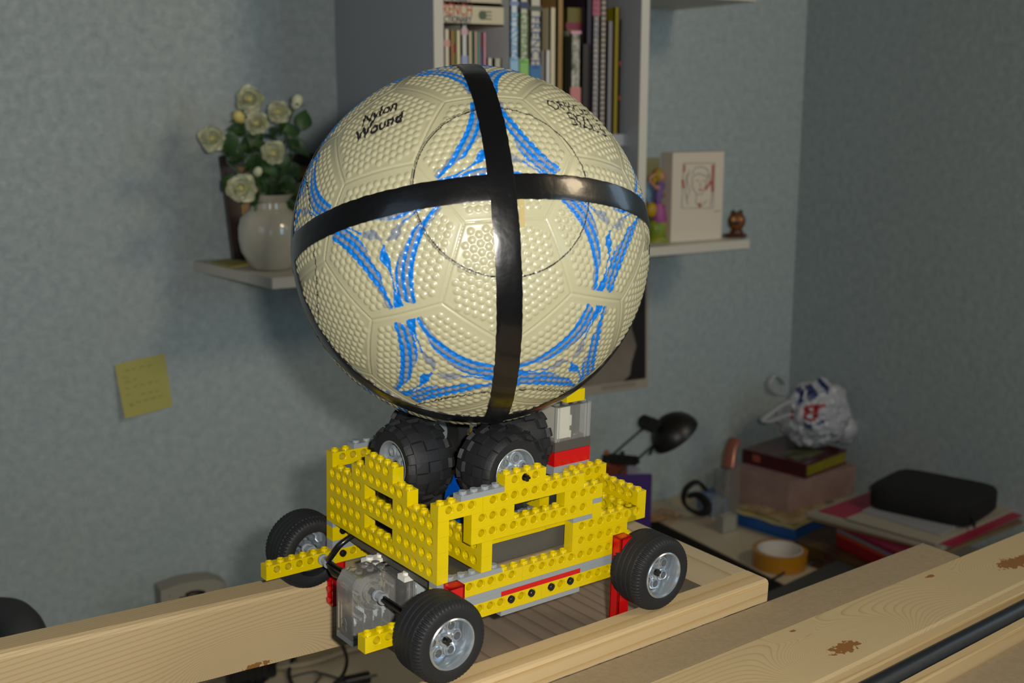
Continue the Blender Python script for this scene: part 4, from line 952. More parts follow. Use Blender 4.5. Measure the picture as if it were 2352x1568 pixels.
for L_, w_ in (([(1638, 378), (1637, 440)], .006), ([(1572, 378), (1572, 395)], .004), ([(1568, 412), (1570, 432)], .005), ([(1633, 416), (1620, 436)], .005), ([(1605, 436), (1613, 436)], .003), ([(1606, 466), (1608, 476)], .006)): ribbon([cpt(*p) for p in L_], w_, PNK, 'crayon_mark', cv, 0)
q = at(1500, 362, 'y', 1.16); b = MB(); b.box((0, 0, 0), (.03, .0015, q.z - ZT)); o = b.build('greeting_card', mat('card_sage', '8c8c6a', .7)); o.location = (at(1484, 400, 'y', 1.16).x, 1.16, ZT); tag(o, 'pale green card standing at the back behind the doll', 'card')
# doll
dl = at(1510, 560, 'z', ZT); dl = Vector((dl.x, dl.y + .03, ZT)); k = dw_ = (dl - Vector(CW)).dot(Vector(RR[:, 2])) / FPX
dt = thing('doll_figurine', 'painted girl figurine in purple and pink seated on a green and yellow base', 'figurine', tuple(dl))
def dp(px, py, dy=0.): p = at(px, py, 'y', dl.y + dy); return p - dl
SKN = mat('doll_skin', 'b98468', .5)
b = MB(); b.sphere(tuple(dp(1512, 552)), .017, 16, 10, sc=(1.2, 1, .8), fn=lambda d: 1 + .12 * math.sin(5 * d.x + 3 * d.z)); b.sphere(tuple(dp(1508, 528)), .017, 16, 10, sc=(1, .9, 1.2), fn=lambda d: 1 + .15 * math.sin(6 * d.x)); b.build('leafy_base', mat('base_green', '4a7c1a', .5, mix='8a8a18', mscale=90), dt)
b = MB(); b.sphere(tuple(dp(1524, 520)), .011, 12, 8, sc=(.8, .8, 1.6)); b.sphere(tuple(dp(1496, 482)), .011, 12, 8, sc=(1, .8, 1.2)); b.build('yellow_flowers', mat('base_yellow', 'b08c10', .5), dt)
b = MB(); b.lathe([(.004, .0), (.0075, .012), (.007, .022), (.009, .032), (.003, .036)], 16, Matrix.Translation(dp(1510, 465)) @ Matrix.Rotation(.15, 4, 'Y')); b.build('bodice', mat('doll_purple', '6d5590', .5), dt)
b = MB(); b.lathe([(.0065, .0), (.011, -.012), (.013, -.030), (.012, -.034)], 18, Matrix.Translation(dp(1512, 466)) @ Matrix.Rotation(-.1, 4, 'Y')); b.sphere(tuple(dp(1531, 480)), .007, 10, 8, sc=(1.2, .6, 1.6)); b.build('skirt', mat('doll_pink', '9c4a86', .5), dt)
b = MB(); b.sphere(tuple(dp(1517, 405)), .0085, 16, 12, sc=(.85, .9, 1.1)); b.build('head', SKN, dt)
b = MB(); b.tube([dp(1513, 432), dp(1515, 410)], .003, 8); b.build('neck', SKN, dt)
for P in ([dp(1518, 432), dp(1526, 448), dp(1537, 466)], [dp(1506, 430), dp(1492, 412), dp(1508, 398)]): b = MB(); b.tube(spline(P), .0024, 8); b.build('arm', SKN, dt)
b = MB(); b.tube(spline([dp(1512, 500), dp(1508, 512), dp(1502, 524)]), .0035, 8); b.build('leg', SKN, dt)
b = MB(); b.sphere(tuple(dp(1512, 430)), .0085, 12, 8, sc=(1.1, .8, .6)); b.build('shoulders', SKN, dt)
b = MB(); b.sphere(tuple(dp(1511, 402, .003)), .0105, 16, 12, sc=(.9, .9, 1.25)); b.sphere(tuple(dp(1502, 414, .003)), .0055, 12, 8, sc=(.9, .9, 1.4)); b.build('hair', mat('doll_blond', '9c8212', .5), dt)
b = MB(); b.sphere(tuple(dp(1494, 440, .012)), .013, 14, 10, sc=(.8, .15, 1.8)); b.build('wing', mat('doll_wing', '6f8ba8', .4), dt)
an = at(1692, 546, 'z', ZT); an = Vector((an.x, an.y + .012, ZT)); at_ = thing('animal_figurine', 'small brown big-headed animal ornament at the right end of the shelf', 'figurine', tuple(an))
def ap(px, py, dy=0.): return at(px, py, 'y', an.y + dy) - an
BR = mat('clay_brown', '7a4a20', .4, mix='4a2c14', mscale=70)
b = MB(); b.sphere(tuple(ap(1692, 508)), .0165, 20, 14, sc=(1.0, .9, 1.05)); b.build('head', BR, at_)
b = MB(); b.sphere(tuple(ap(1692, 534)), .0125, 16, 10, sc=(1.0, .9, .8)); b.sphere(tuple(ap(1680, 541)), .006, 10, 8, sc=(1.3, 1, .7)); b.sphere(tuple(ap(1706, 541)), .0065, 10, 8, sc=(1.3, 1, .7)); b.sphere((0, 0, .004), .015, 16, 6, sc=(1.3, 1, .25)); b.build('body', mat('clay_dark', '4f2c16', .45), at_)
for px in (1684, 1701):
    MB().sphere(tuple(ap(px, 504, -.013)), .0045, 12, 8).build('eye', mat('clay_tan', 'b8824a', .3), at_)
    MB().sphere(tuple(ap(px, 488, -.0)), .005, 10, 8, sc=(1, .6, 1)).build('ear', mat('clay_dark2', '2c1c12', .5), at_)
MB().sphere(tuple(ap(1692, 512, -.015)), .004, 10, 8, sc=(1.3, 1, .8)).build('snout', MATS['clay_dark2'], at_)
# ---------------------------------------------------------------- on the back wall
def wp(px, py, d=.0): return at(px, py, 'y', WY - d)
C4 = [wp(262, 836), wp(378, 811), wp(396, 933), wp(283, 957)]
b = MB(); vs = []; K = 8
for j in range(K + 1):
    for i in range(K + 1):
        p = lerp4(C4, i / K, j / K); lift = .0008 + .009 * (j / K) ** 1.6 * (1 - i / K) ** .8 + .004 * (1 - i / K) ** 2
        vs.append(p + Vector((0, -lift, 0)))
fs = [(j * 9 + i, j * 9 + i + 1, j * 9 + i + 10, j * 9 + i + 9) for j in range(K) for i in range(K)]
b.add(vs, fs, True); nt_ = b.build('sticky_note', mat('sticky_yellow', 'b0ab5c', .7)); tag(nt_, 'yellow sticky note with faint handwriting stuck on the wall', 'note')
rnd = random.Random(9); ink = mat('faint_ink', '6b6a3c', .8)
for (v_, u0, u1) in ((.16, .16, .82), (.28, .1, .3), (.36, .14, .5), (.47, .12, .86), (.60, .1, .30), (.64, .40, .9), (.76, .12, .95), (.80, .15, .35)):
    P = []; n_ = int((u1 - u0) * 46)
    for i in range(n_):
        u = u0 + (u1 - u0) * i / n_; v = v_ + rnd.uniform(-.022, .022); p = lerp4(C4, u, v); lift = .0012 + .009 * v ** 1.6 * (1 - u) ** .8 + .004 * (1 - u) ** 2; P.append(p + Vector((0, -lift, 0)))
    for s0 in range(0, n_ - 4, 7): ribbon(P[s0:s0 + rnd.choice((4, 5, 6))], .0007, ink, 'handwriting', nt_, 0)
PC = [wp(1270, 655, .002), wp(1490, 640, .002), wp(1489, 888, .002), wp(1290, 917, .002)]
pt = thing('poster', 'black and white photo poster with a white border, low on the wall behind the ball', 'poster'); quadslab(PC, .0015)[0].build('sheet', mat('poster_white', 'a39a8b', .6), pt)
n_ = Vector((0, 1, 0)); inset(PC, (.04, .05), (.965, .915), -.0008, .0004, n_).build('photo_print', mat('photo_grey', '857a6d', .6, mix='6b6259', mscale=12), pt)
vs = [lerp4(PC, u, v) + Vector((0, -.0012, 0)) for u, v in ((.965, .05), (.965, .915), (.70, .915), (.78, .86), (.80, .75), (.86, .6), (.80, .42), (.72, .05))]; MB().add(vs, [tuple(range(7, -1, -1))]).build('dark_area', mat('photo_black', '17120e', .6), pt)
for k in range(2): ribbon([lerp4(PC, .45 + .4 * i / 8, .94 + .022 * k) + Vector((0, -.001, 0)) for i in range(9)], .002, mat('caption_grey', '7d7569', .7), 'caption_line', pt, 0)
# ================================================================ the two desks
dk = thing('desk', 'beige laminate desk with black edging in the right corner', 'desk', (1.2, .6, -.5))
MB().box((-.195, -.75, -.03), (WX - 1.202, WY - .602, 0)).build('worktop', DESK, dk)
q = MB().box((-.20, -.75, -.031), (-.195, WY - .602, -.0005)).build('edge_strip', mat('edge_black', '14120f', .5), dk); q['label'] = 'black edging strip'
for y in (-.7, .5): MB().box((-.12, y, -.73), (-.08, y + .04, -.03)).build('leg', MATS['edge_black'], dk); MB().box((.1, y, -.73), (.14, y + .04, -.03)).build('leg', MATS['edge_black'], dk)
dk2 = thing('side_desk', 'beige laminate table under the wall shelf, seen below the plank', 'desk', (-.1, .7, -.56))
MB().box((-.05, -.35, -.03), (1.08, WY - .705, 0)).build('worktop', DESK, dk2)
for x in (.0, .95):
    for y in (-.3, .40): MB().box((x, y, -.67), (x + .04, y + .04, -.03)).build('leg', MATS['edge_black'], dk2)
ZD = -.4995; ZL = -.5595
def hexa(F, L, R_, z0, z1, b=None, bev=0):
    b = b or MB(); B_ = L + R_ - F; b.prism([(F.x, F.y), (R_.x, R_.y), (B_.x, B_.y), (L.x, L.y)], z0, z1); return b
# tape roll
tp = at(1790, 1296, 'z', ZD); tr = thing('tape_roll', 'roll of brown parcel tape lying on the corner desk', 'tape roll', (tp.x, tp.y, ZD))
MB().lathe([(.0385, .0005), (.0465, .0005), (.0465, .0285), (.0385, .0285)], 48, None, True, True).build('tape', mat('parcel_tape', 'a06a12', .25, coat=.5), tr, 30)
MB().lathe([(.0365, .0), (.0385, .0), (.0385, .029), (.0365, .029)], 48, None, True, True).build('core', mat('card_core', 'bdb7ac', .8), tr, 30)
# blue book and magazine
F = at(1826, 1246, 'z', ZD); L = at(1690, 1203, 'z', ZD); R_ = at(1900, 1205, 'z', ZD)
bb = thing('book', 'blue thick book lying on the desk under a magazine', 'book'); hexa(F, L, R_, ZD, ZD + .003).build('cover', mat('cover_blue', '1c4f8c', .4), bb)
hexa(F, L, R_, ZD + .021, ZD + .024).build('cover', MATS['cover_blue'], bb)
dF = (L - F).normalized() * .003; dR = (R_ - F).normalized() * .003
hexa(F + dR, L + dR, R_, ZD + .003, ZD + .021).build('page_block', MATS['cover_blue'], bb)
mg = thing('magazine', 'open crumpled magazine on the blue book', 'magazine'); rnd = random.Random(2)
for k in range(3):
    b = MB(); vs = []; o_ = Vector((rnd.uniform(-.01, .01), rnd.uniform(-.01, .01), 0)); B_ = L + R_ - F
    for j in range(7):
        for i in range(7):
            p = F + (L - F) * (i / 6 * 1.02 - .01) + (R_ - F) * (j / 6 * 1.15 - .05) + o_; vs.append((p.x, p.y, ZD + .0262 + .002 * k + abs(math.sin(i * 1.1 + j * .7 + k)) * .003))
    b.add(vs, [(j * 7 + i, j * 7 + i + 1, j * 7 + i + 8, j * 7 + i + 7) for j in range(6) for i in range(6)], True); b.build('page', mat('mag_' + str(k), ('b5ab8c', '8c8a78', 'a89a70')[k], .6, mix=('6e7f8c', 'b0a04a', '7c5a3c')[k], mscale=30), mg)
# parcel box
ZB = ZD + .032; F = at(1808, 1177, 'z', ZB); zt_ = at(1808, 1109, 'y', F.y).z; L = at(1668, 1074, 'z', zt_); R_ = at(1966, 1068, 'z', zt_); L.z = R_.z = F.z
o = hexa(F, L, R_, ZB, zt_).build('cardboard_box', mat('dusky_card', '8c7168', .7, mix='7d655c', mscale=30)); tag(o, 'dusky pink cardboard box stacked on the blue book', 'box')
F2 = at(1851, 1100, 'z', zt_); z2 = at(1852, 1067, 'y', F2.y).z; L2 = at(1706, 1062, 'z', zt_); R2 = at(1944, 1064, 'z', zt_)
mb = thing('book', 'maroon annual with yellow striped page edges on top of the box', 'book'); z0 = zt_ + .0005
for za, zb in ((z0, z0 + .003), (z2 - .003, z2)): hexa(F2, L2, R2, za, zb).build('cover', mat('cover_maroon', '431018', .35, coat=.3), mb)
e1 = (L2 - F2) * .02; e2 = (R2 - F2) * .015; hexa(F2 + e1, L2 - e1, R2 + e1, z0 + .003, z2 - .003).build('page_block', mat('yellow_edges', '8c7a10', .5, mix='6b6a12', mscale=60), mb)
hexa(F2, L2, F2 + e2, z0 + .003, z2 - .003).build('spine', MATS['cover_maroon'], mb)
b = MB(); hexa(F2 + (L2 - F2) * .15 + (R2 - F2) * .1, F2 + (L2 - F2) * .5 + (R2 - F2) * .1, F2 + (L2 - F2) * .15 + (R2 - F2) * .7, z2, z2 + .0006, b); b.build('cover_picture', mat('cover_art', '6b6a48', .4, mix='3a3a30', mscale=50), mb)
hexa(F2 + (L2 - F2) * .72 - (R2 - F2) * .004, F2 + (L2 - F2) * .84 - (R2 - F2) * .004, F2 + (L2 - F2) * .72, z0 + .008, z2 - .006).build('spine_emblem', mat('emblem_rust', '8a4634', .4), mb)
# carrier bag
bp = at(1872, 950, 'y', (F2.y + R2.y) / 2 + .06); kk = (bp - Vector(CW)).dot(Vector(RR[:, 2])) / FPX
BAG = bpy.data.materials.new('thin_white_plastic'); BAG.use_nodes = True; _b = BAG.node_tree.nodes['Principled BSDF']; _b.inputs['Roughness'].default_value = .35; _b.inputs['Base Color'].default_value = lin('a9acb0')
_a = BAG.node_tree.nodes.new('ShaderNodeAttribute'); _a.attribute_name = 'print'; BAG.node_tree.links.new(_a.outputs['Color'], _b.inputs['Base Color'])
_b.inputs['Subsurface Weight'].default_value = 0
from mathutils import noise
cxv = Vector(RR[:, 0]); cyv = Vector((0, 0, 1)); vs = []; cols = []; NN, MM = 120, 80; fw = cxv.cross(cyv)
def inp(x, y, poly):
    c = False; j = len(poly) - 1
    for i in range(len(poly)):
        if (poly[i][1] > y) != (poly[j][1] > y) and x < (poly[j][0] - poly[i][0]) * (y - poly[i][1]) / (poly[j][1] - poly[i][1]) + poly[i][0]: c = not c
        j = i
    return c
BL_ = [[(1822, 866), (1832, 868), (1846, 900), (1846, 925), (1834, 934), (1830, 925), (1836, 910), (1824, 888)], [(1848, 872), (1858, 866), (1862, 880), (1880, 905), (1872, 918), (1858, 920), (1850, 890)], [(1872, 862), (1880, 860), (1890, 874), (1905, 890), (1900, 912), (1896, 896), (1880, 880)], [(1842, 852), (1858, 838), (1864, 840), (1858, 852)], [(1845, 968), (1868, 976), (1866, 984), (1850, 982)], [(1876, 972), (1892, 964), (1893, 970), (1880, 977)]]
RD_ = [[(1806, 946), (1826, 942), (1826, 947), (1820, 948), (1824, 962), (1818, 964), (1812, 952)], [(1848, 932), (1872, 928), (1872, 934), (1858, 937), (1858, 944), (1870, 943), (1870, 949), (1852, 951), (1852, 960), (1868, 962), (1868, 967), (1846, 964)], [(1866, 930), (1896, 926), (1898, 936), (1880, 938), (1876, 966), (1864, 966), (1868, 940)], [(1852, 857), (1866, 846), (1868, 854), (1858, 860)]]
blue_, red_, wht_ = lin('14255a'), lin('8a1420'), lin('a8abb0')
for j in range(MM + 1):
    th = PI * j / MM
    for i in range(NN):
        a = 2 * PI * i / NN; d = Vector((math.sin(th) * math.cos(a), math.sin(th) * math.sin(a), math.cos(th)))
        nz_ = noise.fractal(d * 2.2 + Vector((3, 1, 7)), 1.0, 2.2, 4); rid = abs(noise.noise(d * 5 + Vector((9, 2, 1))))
        r = 78 * kk * (1 + .16 * nz_ - .12 * rid)
        sx = 1.0 + .05 * d.z; p = Vector((d.x * r * 1.12 * sx, d.y * r * .85, d.z * r * 1.02))
        if d.z < -.75: p.z = max(p.z, -74 * kk)
        if d.z > .3 and abs(d.x) < .8: p.x *= 1 - .25 * (d.z - .3)
        vs.append(p)
        w_ = bp + p; cpt_ = RR.T @ (np.array(w_) - CW); X_ = 1176 + FPX * cpt_[0] / cpt_[2]; Y_ = 784 + FPX * cpt_[1] / cpt_[2]
        c_ = wht_
        if d.dot(Vector((-.3, -1, .1))) > 0:
            if any(inp(X_, Y_, q) for q in BL_): c_ = blue_
            elif any(inp(X_, Y_, q) for q in RD_): c_ = red_
        cols.append(c_)
b = MB(); b.add(vs, [(j * NN + i, j * NN + NN + i, j * NN + NN + (i + 1) % NN, j * NN + (i + 1) % NN) for j in range(MM) for i in range(NN)], True)
bag = thing('carrier_bag', 'crumpled white plastic carrier bag with blue and red print on the maroon book', 'plastic bag', tuple(bp)); ob = b.build('bag_body', BAG, bag, None)
ca = ob.data.color_attributes.new('print', 'FLOAT_COLOR', 'POINT'); ca.data.foreach_set('color', np.array(cols, np.float32).ravel())
for P in ([(1800, 880), (1780, 862), (1765, 880), (1772, 900), (1800, 905)], [(1830, 915), (1795, 930), (1752, 962), (1762, 968), (1800, 955), (1815, 950)]):
    b = MB(); b.tube(spline([at(x, y, 'y', bp.y - .03) - bp for x, y in P], 6), [.008] * 1 and .0075, 8, flat=.35); b.build('handle', mat('bag_white', 'a3a6aa', .4), bag)
b = MB(); b.sphere(tuple(at(1935, 985, 'y', bp.y) - bp), 34 * kk, 24, 16, fn=lambda d: 1 + .2 * noise.noise(d * 3)); b.build('bag_fold', MATS['bag_white'], bag)
# clear plastic container standing in front of the box
cb = at(1668, 1218, 'z', ZD); kk2 = (cb - Vector(CW)).dot(Vector(RR[:, 2])) / FPX
cc = thing('clear_container', 'tall clear plastic container standing left of the pink box', 'container', (cb.x, cb.y, ZD))
w2 = 23 * kk2; b = MB()
for (a, c) in (((-w2, -w2 * .6, 0), (w2, -w2 * .6 + .001, 150 * kk2)), ((-w2, w2 * .6, 0), (w2, w2 * .6 + .001, 150 * kk2)), ((-w2, -w2 * .6, 0), (-w2 + .001, w2 * .6, 150 * kk2)), ((w2 - .001, -w2 * .6, 0), (w2, w2 * .6, 150 * kk2))): b.box(a, c)
b.build('wall', clear_plastic('thin_clear_plastic', .05, .10), cc); MB().box((-w2 * .85, -w2 * .5, .001), (w2 * .85, w2 * .5, 38 * kk2)).build('contents', mat('cotton_white', '9c978a', .8), cc)
b = MB(); b.tube([Vector((.0, 0, 150 * kk2)), Vector((.012, .01, 185 * kk2)), Vector((.03, .02, 205 * kk2))], .012, 12, flat=.5); b.build('reflective_top', mat('pink_glow', '8c5a4c', .25, metal=.3), cc)  # pinkish reflected glow at the container's top, put into the piece's colour
# black strap
b = MB(); P = [(1620, 1150), (1600, 1133), (1575, 1150), (1570, 1180), (1590, 1200), (1612, 1205), (1625, 1195), (1618, 1175), (1600, 1162), (1580, 1165)]
sy = at(1600, 1206, 'z', ZD).y; pts = []
for i, (x, y) in enumerate(P): pts.append(at(x, y, 'y', sy + .004 * i))
zmin = min(p.z for p in pts); pts = [p + Vector((0, 0, ZD + .012 - zmin)) for p in pts]
b.tube(spline(pts, 6), .0085, 10, flat=.4); tag(b.build('strap', mat('webbing_black', '0c0b0b', .8)), 'looped black webbing strap standing on the desk', 'strap')
# tangle of tan rubber bands
rb_ = thing('rubber_bands', 'loose tangle of tan rubber bands near the wall', 'rubber bands'); rnd = random.Random(12)
for k in range(9):
    c = at(1525 + rnd.uniform(-22, 22), 1188 + rnd.uniform(-8, 8), 'z', ZD + .002); R0 = rnd.uniform(.014, .026); a0 = rnd.uniform(0, 6)
    b = MB(); b.tube([c + Vector((R0 * math.cos(t) * 1.3, R0 * .7 * math.sin(t + a0), .003 * math.sin(2 * t) + .0035)) for t in [i * PI / 10 for i in range(21)]], .0011, 6, False); b.build('band', mat('tan_band', '9c7850', .6), rb_)
# small blue and white packet behind the strap
F = at(1635, 1190, 'z', ZD); o = hexa(F, at(1600, 1165, 'z', ZD), at(1672, 1176, 'z', ZD), ZD, ZD + .03).build('packet', mat('packet_print', '8c9296', .5, mix='1d4a86', mscale=26)); tag(o, 'small blue and white packet behind the black strap', 'packet')
# desk lamp
ly = 1.0
lp = thing('desk_lamp', 'black desk lamp with domed shade and twin rod arms', 'lamp'); LB = mat('lamp_black', '14130f', .4)
hd_ = at(1500, 978, 'y', ly); kk3 = (hd_ - Vector(CW)).dot(Vector(RR[:, 2])) / FPX
ax_ = (at(1560, 1030, 'y', ly) - at(1535, 965, 'y', ly)).normalized()
ax_ = Vector((ax_.x * .9 + .25, -.25, ax_.z)).normalized()
T = Matrix.Translation(at(1522, 960, 'y', ly)) @ (ax_).to_track_quat('Z', 'Y').to_matrix().to_4x4()
R1 = 60 * kk3; prof = [(R1 * math.sin(t), R1 * .92 * (1 - math.cos(t))) for t in [i * PI / 2 / 12 for i in range(13)]]
b = MB(); b.lathe(prof + [(R1 * .97, R1 * .92)] + [(r * .95, z + .001) for r, z in prof[::-1][1:]], 40, T); b.build('lamp_shade', LB, lp)
b = MB(); b.cyl(.013, -.012, .016, 16, Matrix.Translation(at(1488, 972, 'y', ly)) @ Matrix.Rotation(PI / 2, 4, 'X')); b.tube([at(1488, 972, 'y', ly), at(1515, 975, 'y', ly)], .009, 10); b.build('shade_joint', LB, lp)
for P in (((1484, 978), (1398, 1052)), ((1516, 1008), (1452, 1066))):
    b = MB(); b.tube([at(x, y, 'y', ly + .004) for x, y in P], .0022, 8); b.build('arm_rod', LB, lp)
b = MB(); b.tube([at(1508, 1005, 'y', ly), at(1492, 1045, 'y', ly)], .0028, 8); b.build('adjuster', LB, lp)
b = MB(); P = [at(1398, 1052, 'y', ly), at(1462, 1058, 'y', ly)]; b.tube([P[0], P[1]], .011, 4, flat=.8); b.build('elbow_block', LB, lp)
LBASE = at(1385, 1212, 'z', ZL)
for P in (((1398, 1056), (1352, 1110)), ((1446, 1062), (1396, 1120))):
    b = MB(); b.tube([at(P[0][0], P[0][1], 'y', ly), at(P[1][0], P[1][1], 'y', ly), LBASE + Vector((0, 0, .04))], .0022, 8); b.build('arm_rod', LB, lp)
MB().lathe([(0, .0), (.07, .0), (.07, .012), (.02, .02), (.018, .05), (0, .05)], 32, Matrix.Translation(LBASE)).build('lamp_base', LB, lp)
# clutter round the lamp foot: pencil pot and purple folder
oy = 1.06
pb = at(1408, 1078, 'y', oy); cup = thing('pencil_pot', 'orange and black pots behind the lamp elbow', 'pot', (pb.x, oy, ZD)); zz = at(1408, 1052, 'y', oy).z - ZD
MB().lathe([(0, .001), (.022, .001), (.026, zz * .95), (.024, zz * .95), (.02, .004)], 24).build('pot', mat('pot_orange', '7a3410', .5), cup)
for i in range(4): b = MB(); b.tube([Vector((.01 * math.cos(i * 1.6), .01 * math.sin(i * 1.6), .01)), Vector((.02 * math.cos(i * 1.6), .02 * math.sin(i * 1.6), zz * 1.06))], .004, 6); b.build('pen', mat('pen_' + str(i), ('14110f', 'b06010', '14110f', '5a1a12')[i], .5), cup)
Q = [at(1372, 1092, 'y', .95), at(1498, 1088, 'y', .95), at(1494, 1200, 'y', .91), at(1372, 1200, 'y', .91)]
Q[2].z = Q[3].z = ZD; b, _ = quadslab(Q, .012); pf = thing('folder', 'purple folder propped up behind the vehicle', 'folder'); b.build('cover', mat('folder_purple', '35185a', .45), pf)
Q = [at(1438, 1045, 'y', 1.075), at(1476, 1082, 'y', 1.075), at(1470, 1200, 'y', 1.05), at(1425, 1200, 'y', 1.05)]; Q[2].z = Q[3].z = ZD
b, _ = quadslab(Q, .002); tag(b.build('paper_card', mat('card_white', '9a96a0', .7)), 'pale card standing between lamp and purple folder', 'card')
# pile of papers with black case
z = ZD
def sheet(nm, F, L, R_, z0, z1, m, lab, cat, **k):
    o = hexa(at(*F, 'z', z1), at(*L, 'z', z1), at(*R_, 'z', z1), z0, z1).build(nm, m); return tag(o, lab, cat, **k)
ZP = ZD + .035
sheet('book', (1990, 1306), (1826, 1240), (2090, 1250), ZD, ZP - .0005, mat('cover_dusk', '2a0d10', .5, mix='4a3a10', mscale=22), 'dark red and black patterned book under the folders', 'book')
sheet('folder', (2058, 1298), (1922, 1232), (2130, 1238), ZP, ZP + .016, mat('folder_red', '7a1016', .4), 'dark red folder at the bottom of the paper pile', 'folder')
sheet('folder', (2062, 1288), (1921, 1222), (2140, 1228), ZP + .0165, ZP + .022, mat('folder_orange', '9c3414', .4), 'orange folder on the dark red one', 'folder')
sheet('folder', (2066, 1280), (1922, 1212), (2150, 1220), ZP + .0225, ZP + .029, mat('folder_grey', '6a6c72', .5), 'grey folder between the orange and magenta ones', 'folder')
sheet('folder', (2070, 1272), (1923, 1203), (2160, 1215), ZP + .0295, ZP + .037, mat('folder_magenta', '6e1030', .4), 'magenta folder under the card sheets', 'folder')
sheet('cardboard_sheet', (2170, 1266), (1856, 1186), (2440, 1160), ZP + .0375, ZP + .043, mat('card_tan', '6e5a3c', .7), 'tan cardboard sheet under the paper pile', 'cardboard')
sheet('paper_stack', (2160, 1258), (1852, 1176), (2400, 1158), ZP + .0435, ZP + .050, mat('stack_white', '8f8878', .7), 'wide pile of off-white paper on the corner desk', 'paper')
sheet('folder', (2188, 1254), (1880, 1172), (2395, 1162), ZP + .0505, ZP + .052, mat('folder_pink', '94203c', .45), 'pink folder sticking out of the paper pile on both sides', 'folder')
sheet('paper_stack', (2150, 1246), (1945, 1188), (2340, 1165), ZP + .0525, ZP + .056, mat('stack_cream', '9a917f', .7), 'cream sheets lying on the pink folder', 'paper')
sheet('paper_stack', (2160, 1226), (1980, 1172), (2330, 1130), ZP + .0565, ZP + .060, mat('stack_blueish', '8d8c8c', .7), 'topmost sheets directly under the black case', 'paper')
zc = ZP + .0605; F = at(2224, 1216, 'z', zc); L = at(1984, 1164, 'z', zc); R_ = at(2300, 1166, 'z', zc)
cs = thing('zip_case', 'black padded zip case on top of the paper pile', 'case'); hh = .040
b = MB(); B_ = L + R_ - F; n1, n2 = 10, 10; ring_ = []
def sq(u, v): 
    return F + (L - F) * u + (R_ - F) * v
K = 40; lv = [(0, .02), (.12, 0), (.85, 0), (1, .03), (1.06, .09)]
for (hz, ins) in lv:
    for i in range(K):
        a = 2 * PI * i / K; c, s_ = math.cos(a), math.sin(a); m_ = (abs(c) ** 7 + abs(s_) ** 7) ** (-1 / 7); u, v = .5 + (.5 - ins) * c * m_, .5 + (.5 - ins) * s_ * m_; p = sq(u, v); ring_.append((p.x, p.y, zc + hh * hz))
b.add(ring_, [(j * K + i, j * K + (i + 1) % K, (j + 1) * K + (i + 1) % K, (j + 1) * K + i)[::-1] for j in range(len(lv) - 1) for i in range(K)] + [tuple(range(K)), tuple(range((len(lv) - 1) * K, len(lv) * K))[::-1]], True)
b.build('case_body', mat('case_black', '060606', .85, bump=.3, bscale=200), cs)
b = MB(); p = sq(.02, .12); b.tube([Vector((p.x, p.y, zc + .02)), Vector((p.x, p.y - .008, zc + .012)), Vector((p.x - .004, p.y - .01, zc + .002))], .0025, 8); b.build('zip_pull', MATS['case_black'], cs)
# dark grey board and thin cable at the desk corner
D4 = [at(1620, 1426, 'z', -.47), at(1975, 1262, 'z', -.47), at(2090, 1300, 'z', -.47), at(1900, 1440, 'z', -.47)]
b = MB(); b.prism([(p.x, p.y) for p in D4][::-1], -.482, -.47); tag(b.build('dark_panel', mat('panel_charcoal', '35332f', .5)), 'charcoal flat board lying on the desk corner, behind the wooden frame', 'board')
b = MB(); P = [at(1740, 1346, 'z', ZD + .004), at(1790, 1322, 'z', ZD + .004), at(1820, 1302, 'z', ZD + .006), at(1862, 1292, 'z', ZD + .01), at(1905, 1288, 'z', ZD + .02)]
b.tube(spline(P, 6), .0022, 8); tag(b.build('cable', mat('cable_black', '0f1011', .5)), 'thin black cable curving in front of the tape roll', 'cable')
# ---------------------------------------------------------------- left-hand desk
ry = 1.06; p0 = at(369, 1356, 'y', ry); p1 = at(520, 1334, 'y', ry); rt = thing('router_box', 'beige rounded plastic box with black slots standing against the wall', 'router', (p0.x, ry, ZL))
b = MB(); wv = p1.x - p0.x; h0, h1 = p0.z - ZL, p1.z - ZL; hm = at(440, 1338, 'y', ry).z - ZL
poly = [(0, 0), (wv, 0), (wv * 1.03, h1 * .8), (wv, h1 - .004), (wv * .93, h1)] + [(wv * t, hm + (h1 - hm) * t * .6 + (.004 * math.sin(PI * t))) for t in (.8, .6, .45, .3)] + [(.01, h0 + .001), (0, h0 - .001)]
T = Matrix(((1, 0, 0, 0), (0, 0, 1, 0), (0, 1, 0, 0), (0, 0, 0, 1)))
b.prism(poly, 0, .035, T); b.build('housing', mat('aged_beige', '8f8a7c', .5), rt)
for P, w_ in (([(426, 1366), (440, 1360), (455, 1358), (470, 1360)], .005), ([(412, 1376), (430, 1373), (450, 1368), (472, 1363)], .006)): ribbon([at(x, y, 'y', ry - .0006) - Vector((p0.x, ry, ZL)) for x, y in P], w_, BLK, 'slot', rt, 0)
ribbon([at(388, 1369, 'y', ry - .0006) - Vector((p0.x, ry, ZL)), at(390, 1369, 'y', ry - .0006) - Vector((p0.x, ry, ZL))], .002, BLK, 'led', rt, 0)
F = at(683, 1520, 'z', ZL); R_ = at(930, 1452, 'z', ZL); L = F + (R_ - F).normalized().cross(Vector((0, 0, -1))) * -.055; L = F + Vector((-(R_ - F).y, (R_ - F).x, 0)).normalized() * .055
ps = thing('power_strip', 'beige power strip with a red switch lamp under the plank', 'power strip'); hexa(F, L, R_, ZL, ZL + .03).build('housing', mat('strip_beige', '9b8f70', .5), ps)
q = at(697, 1510, 'y', at(697, 1512, 'z', ZL + .012).y); dd_ = (R_ - F).normalized()
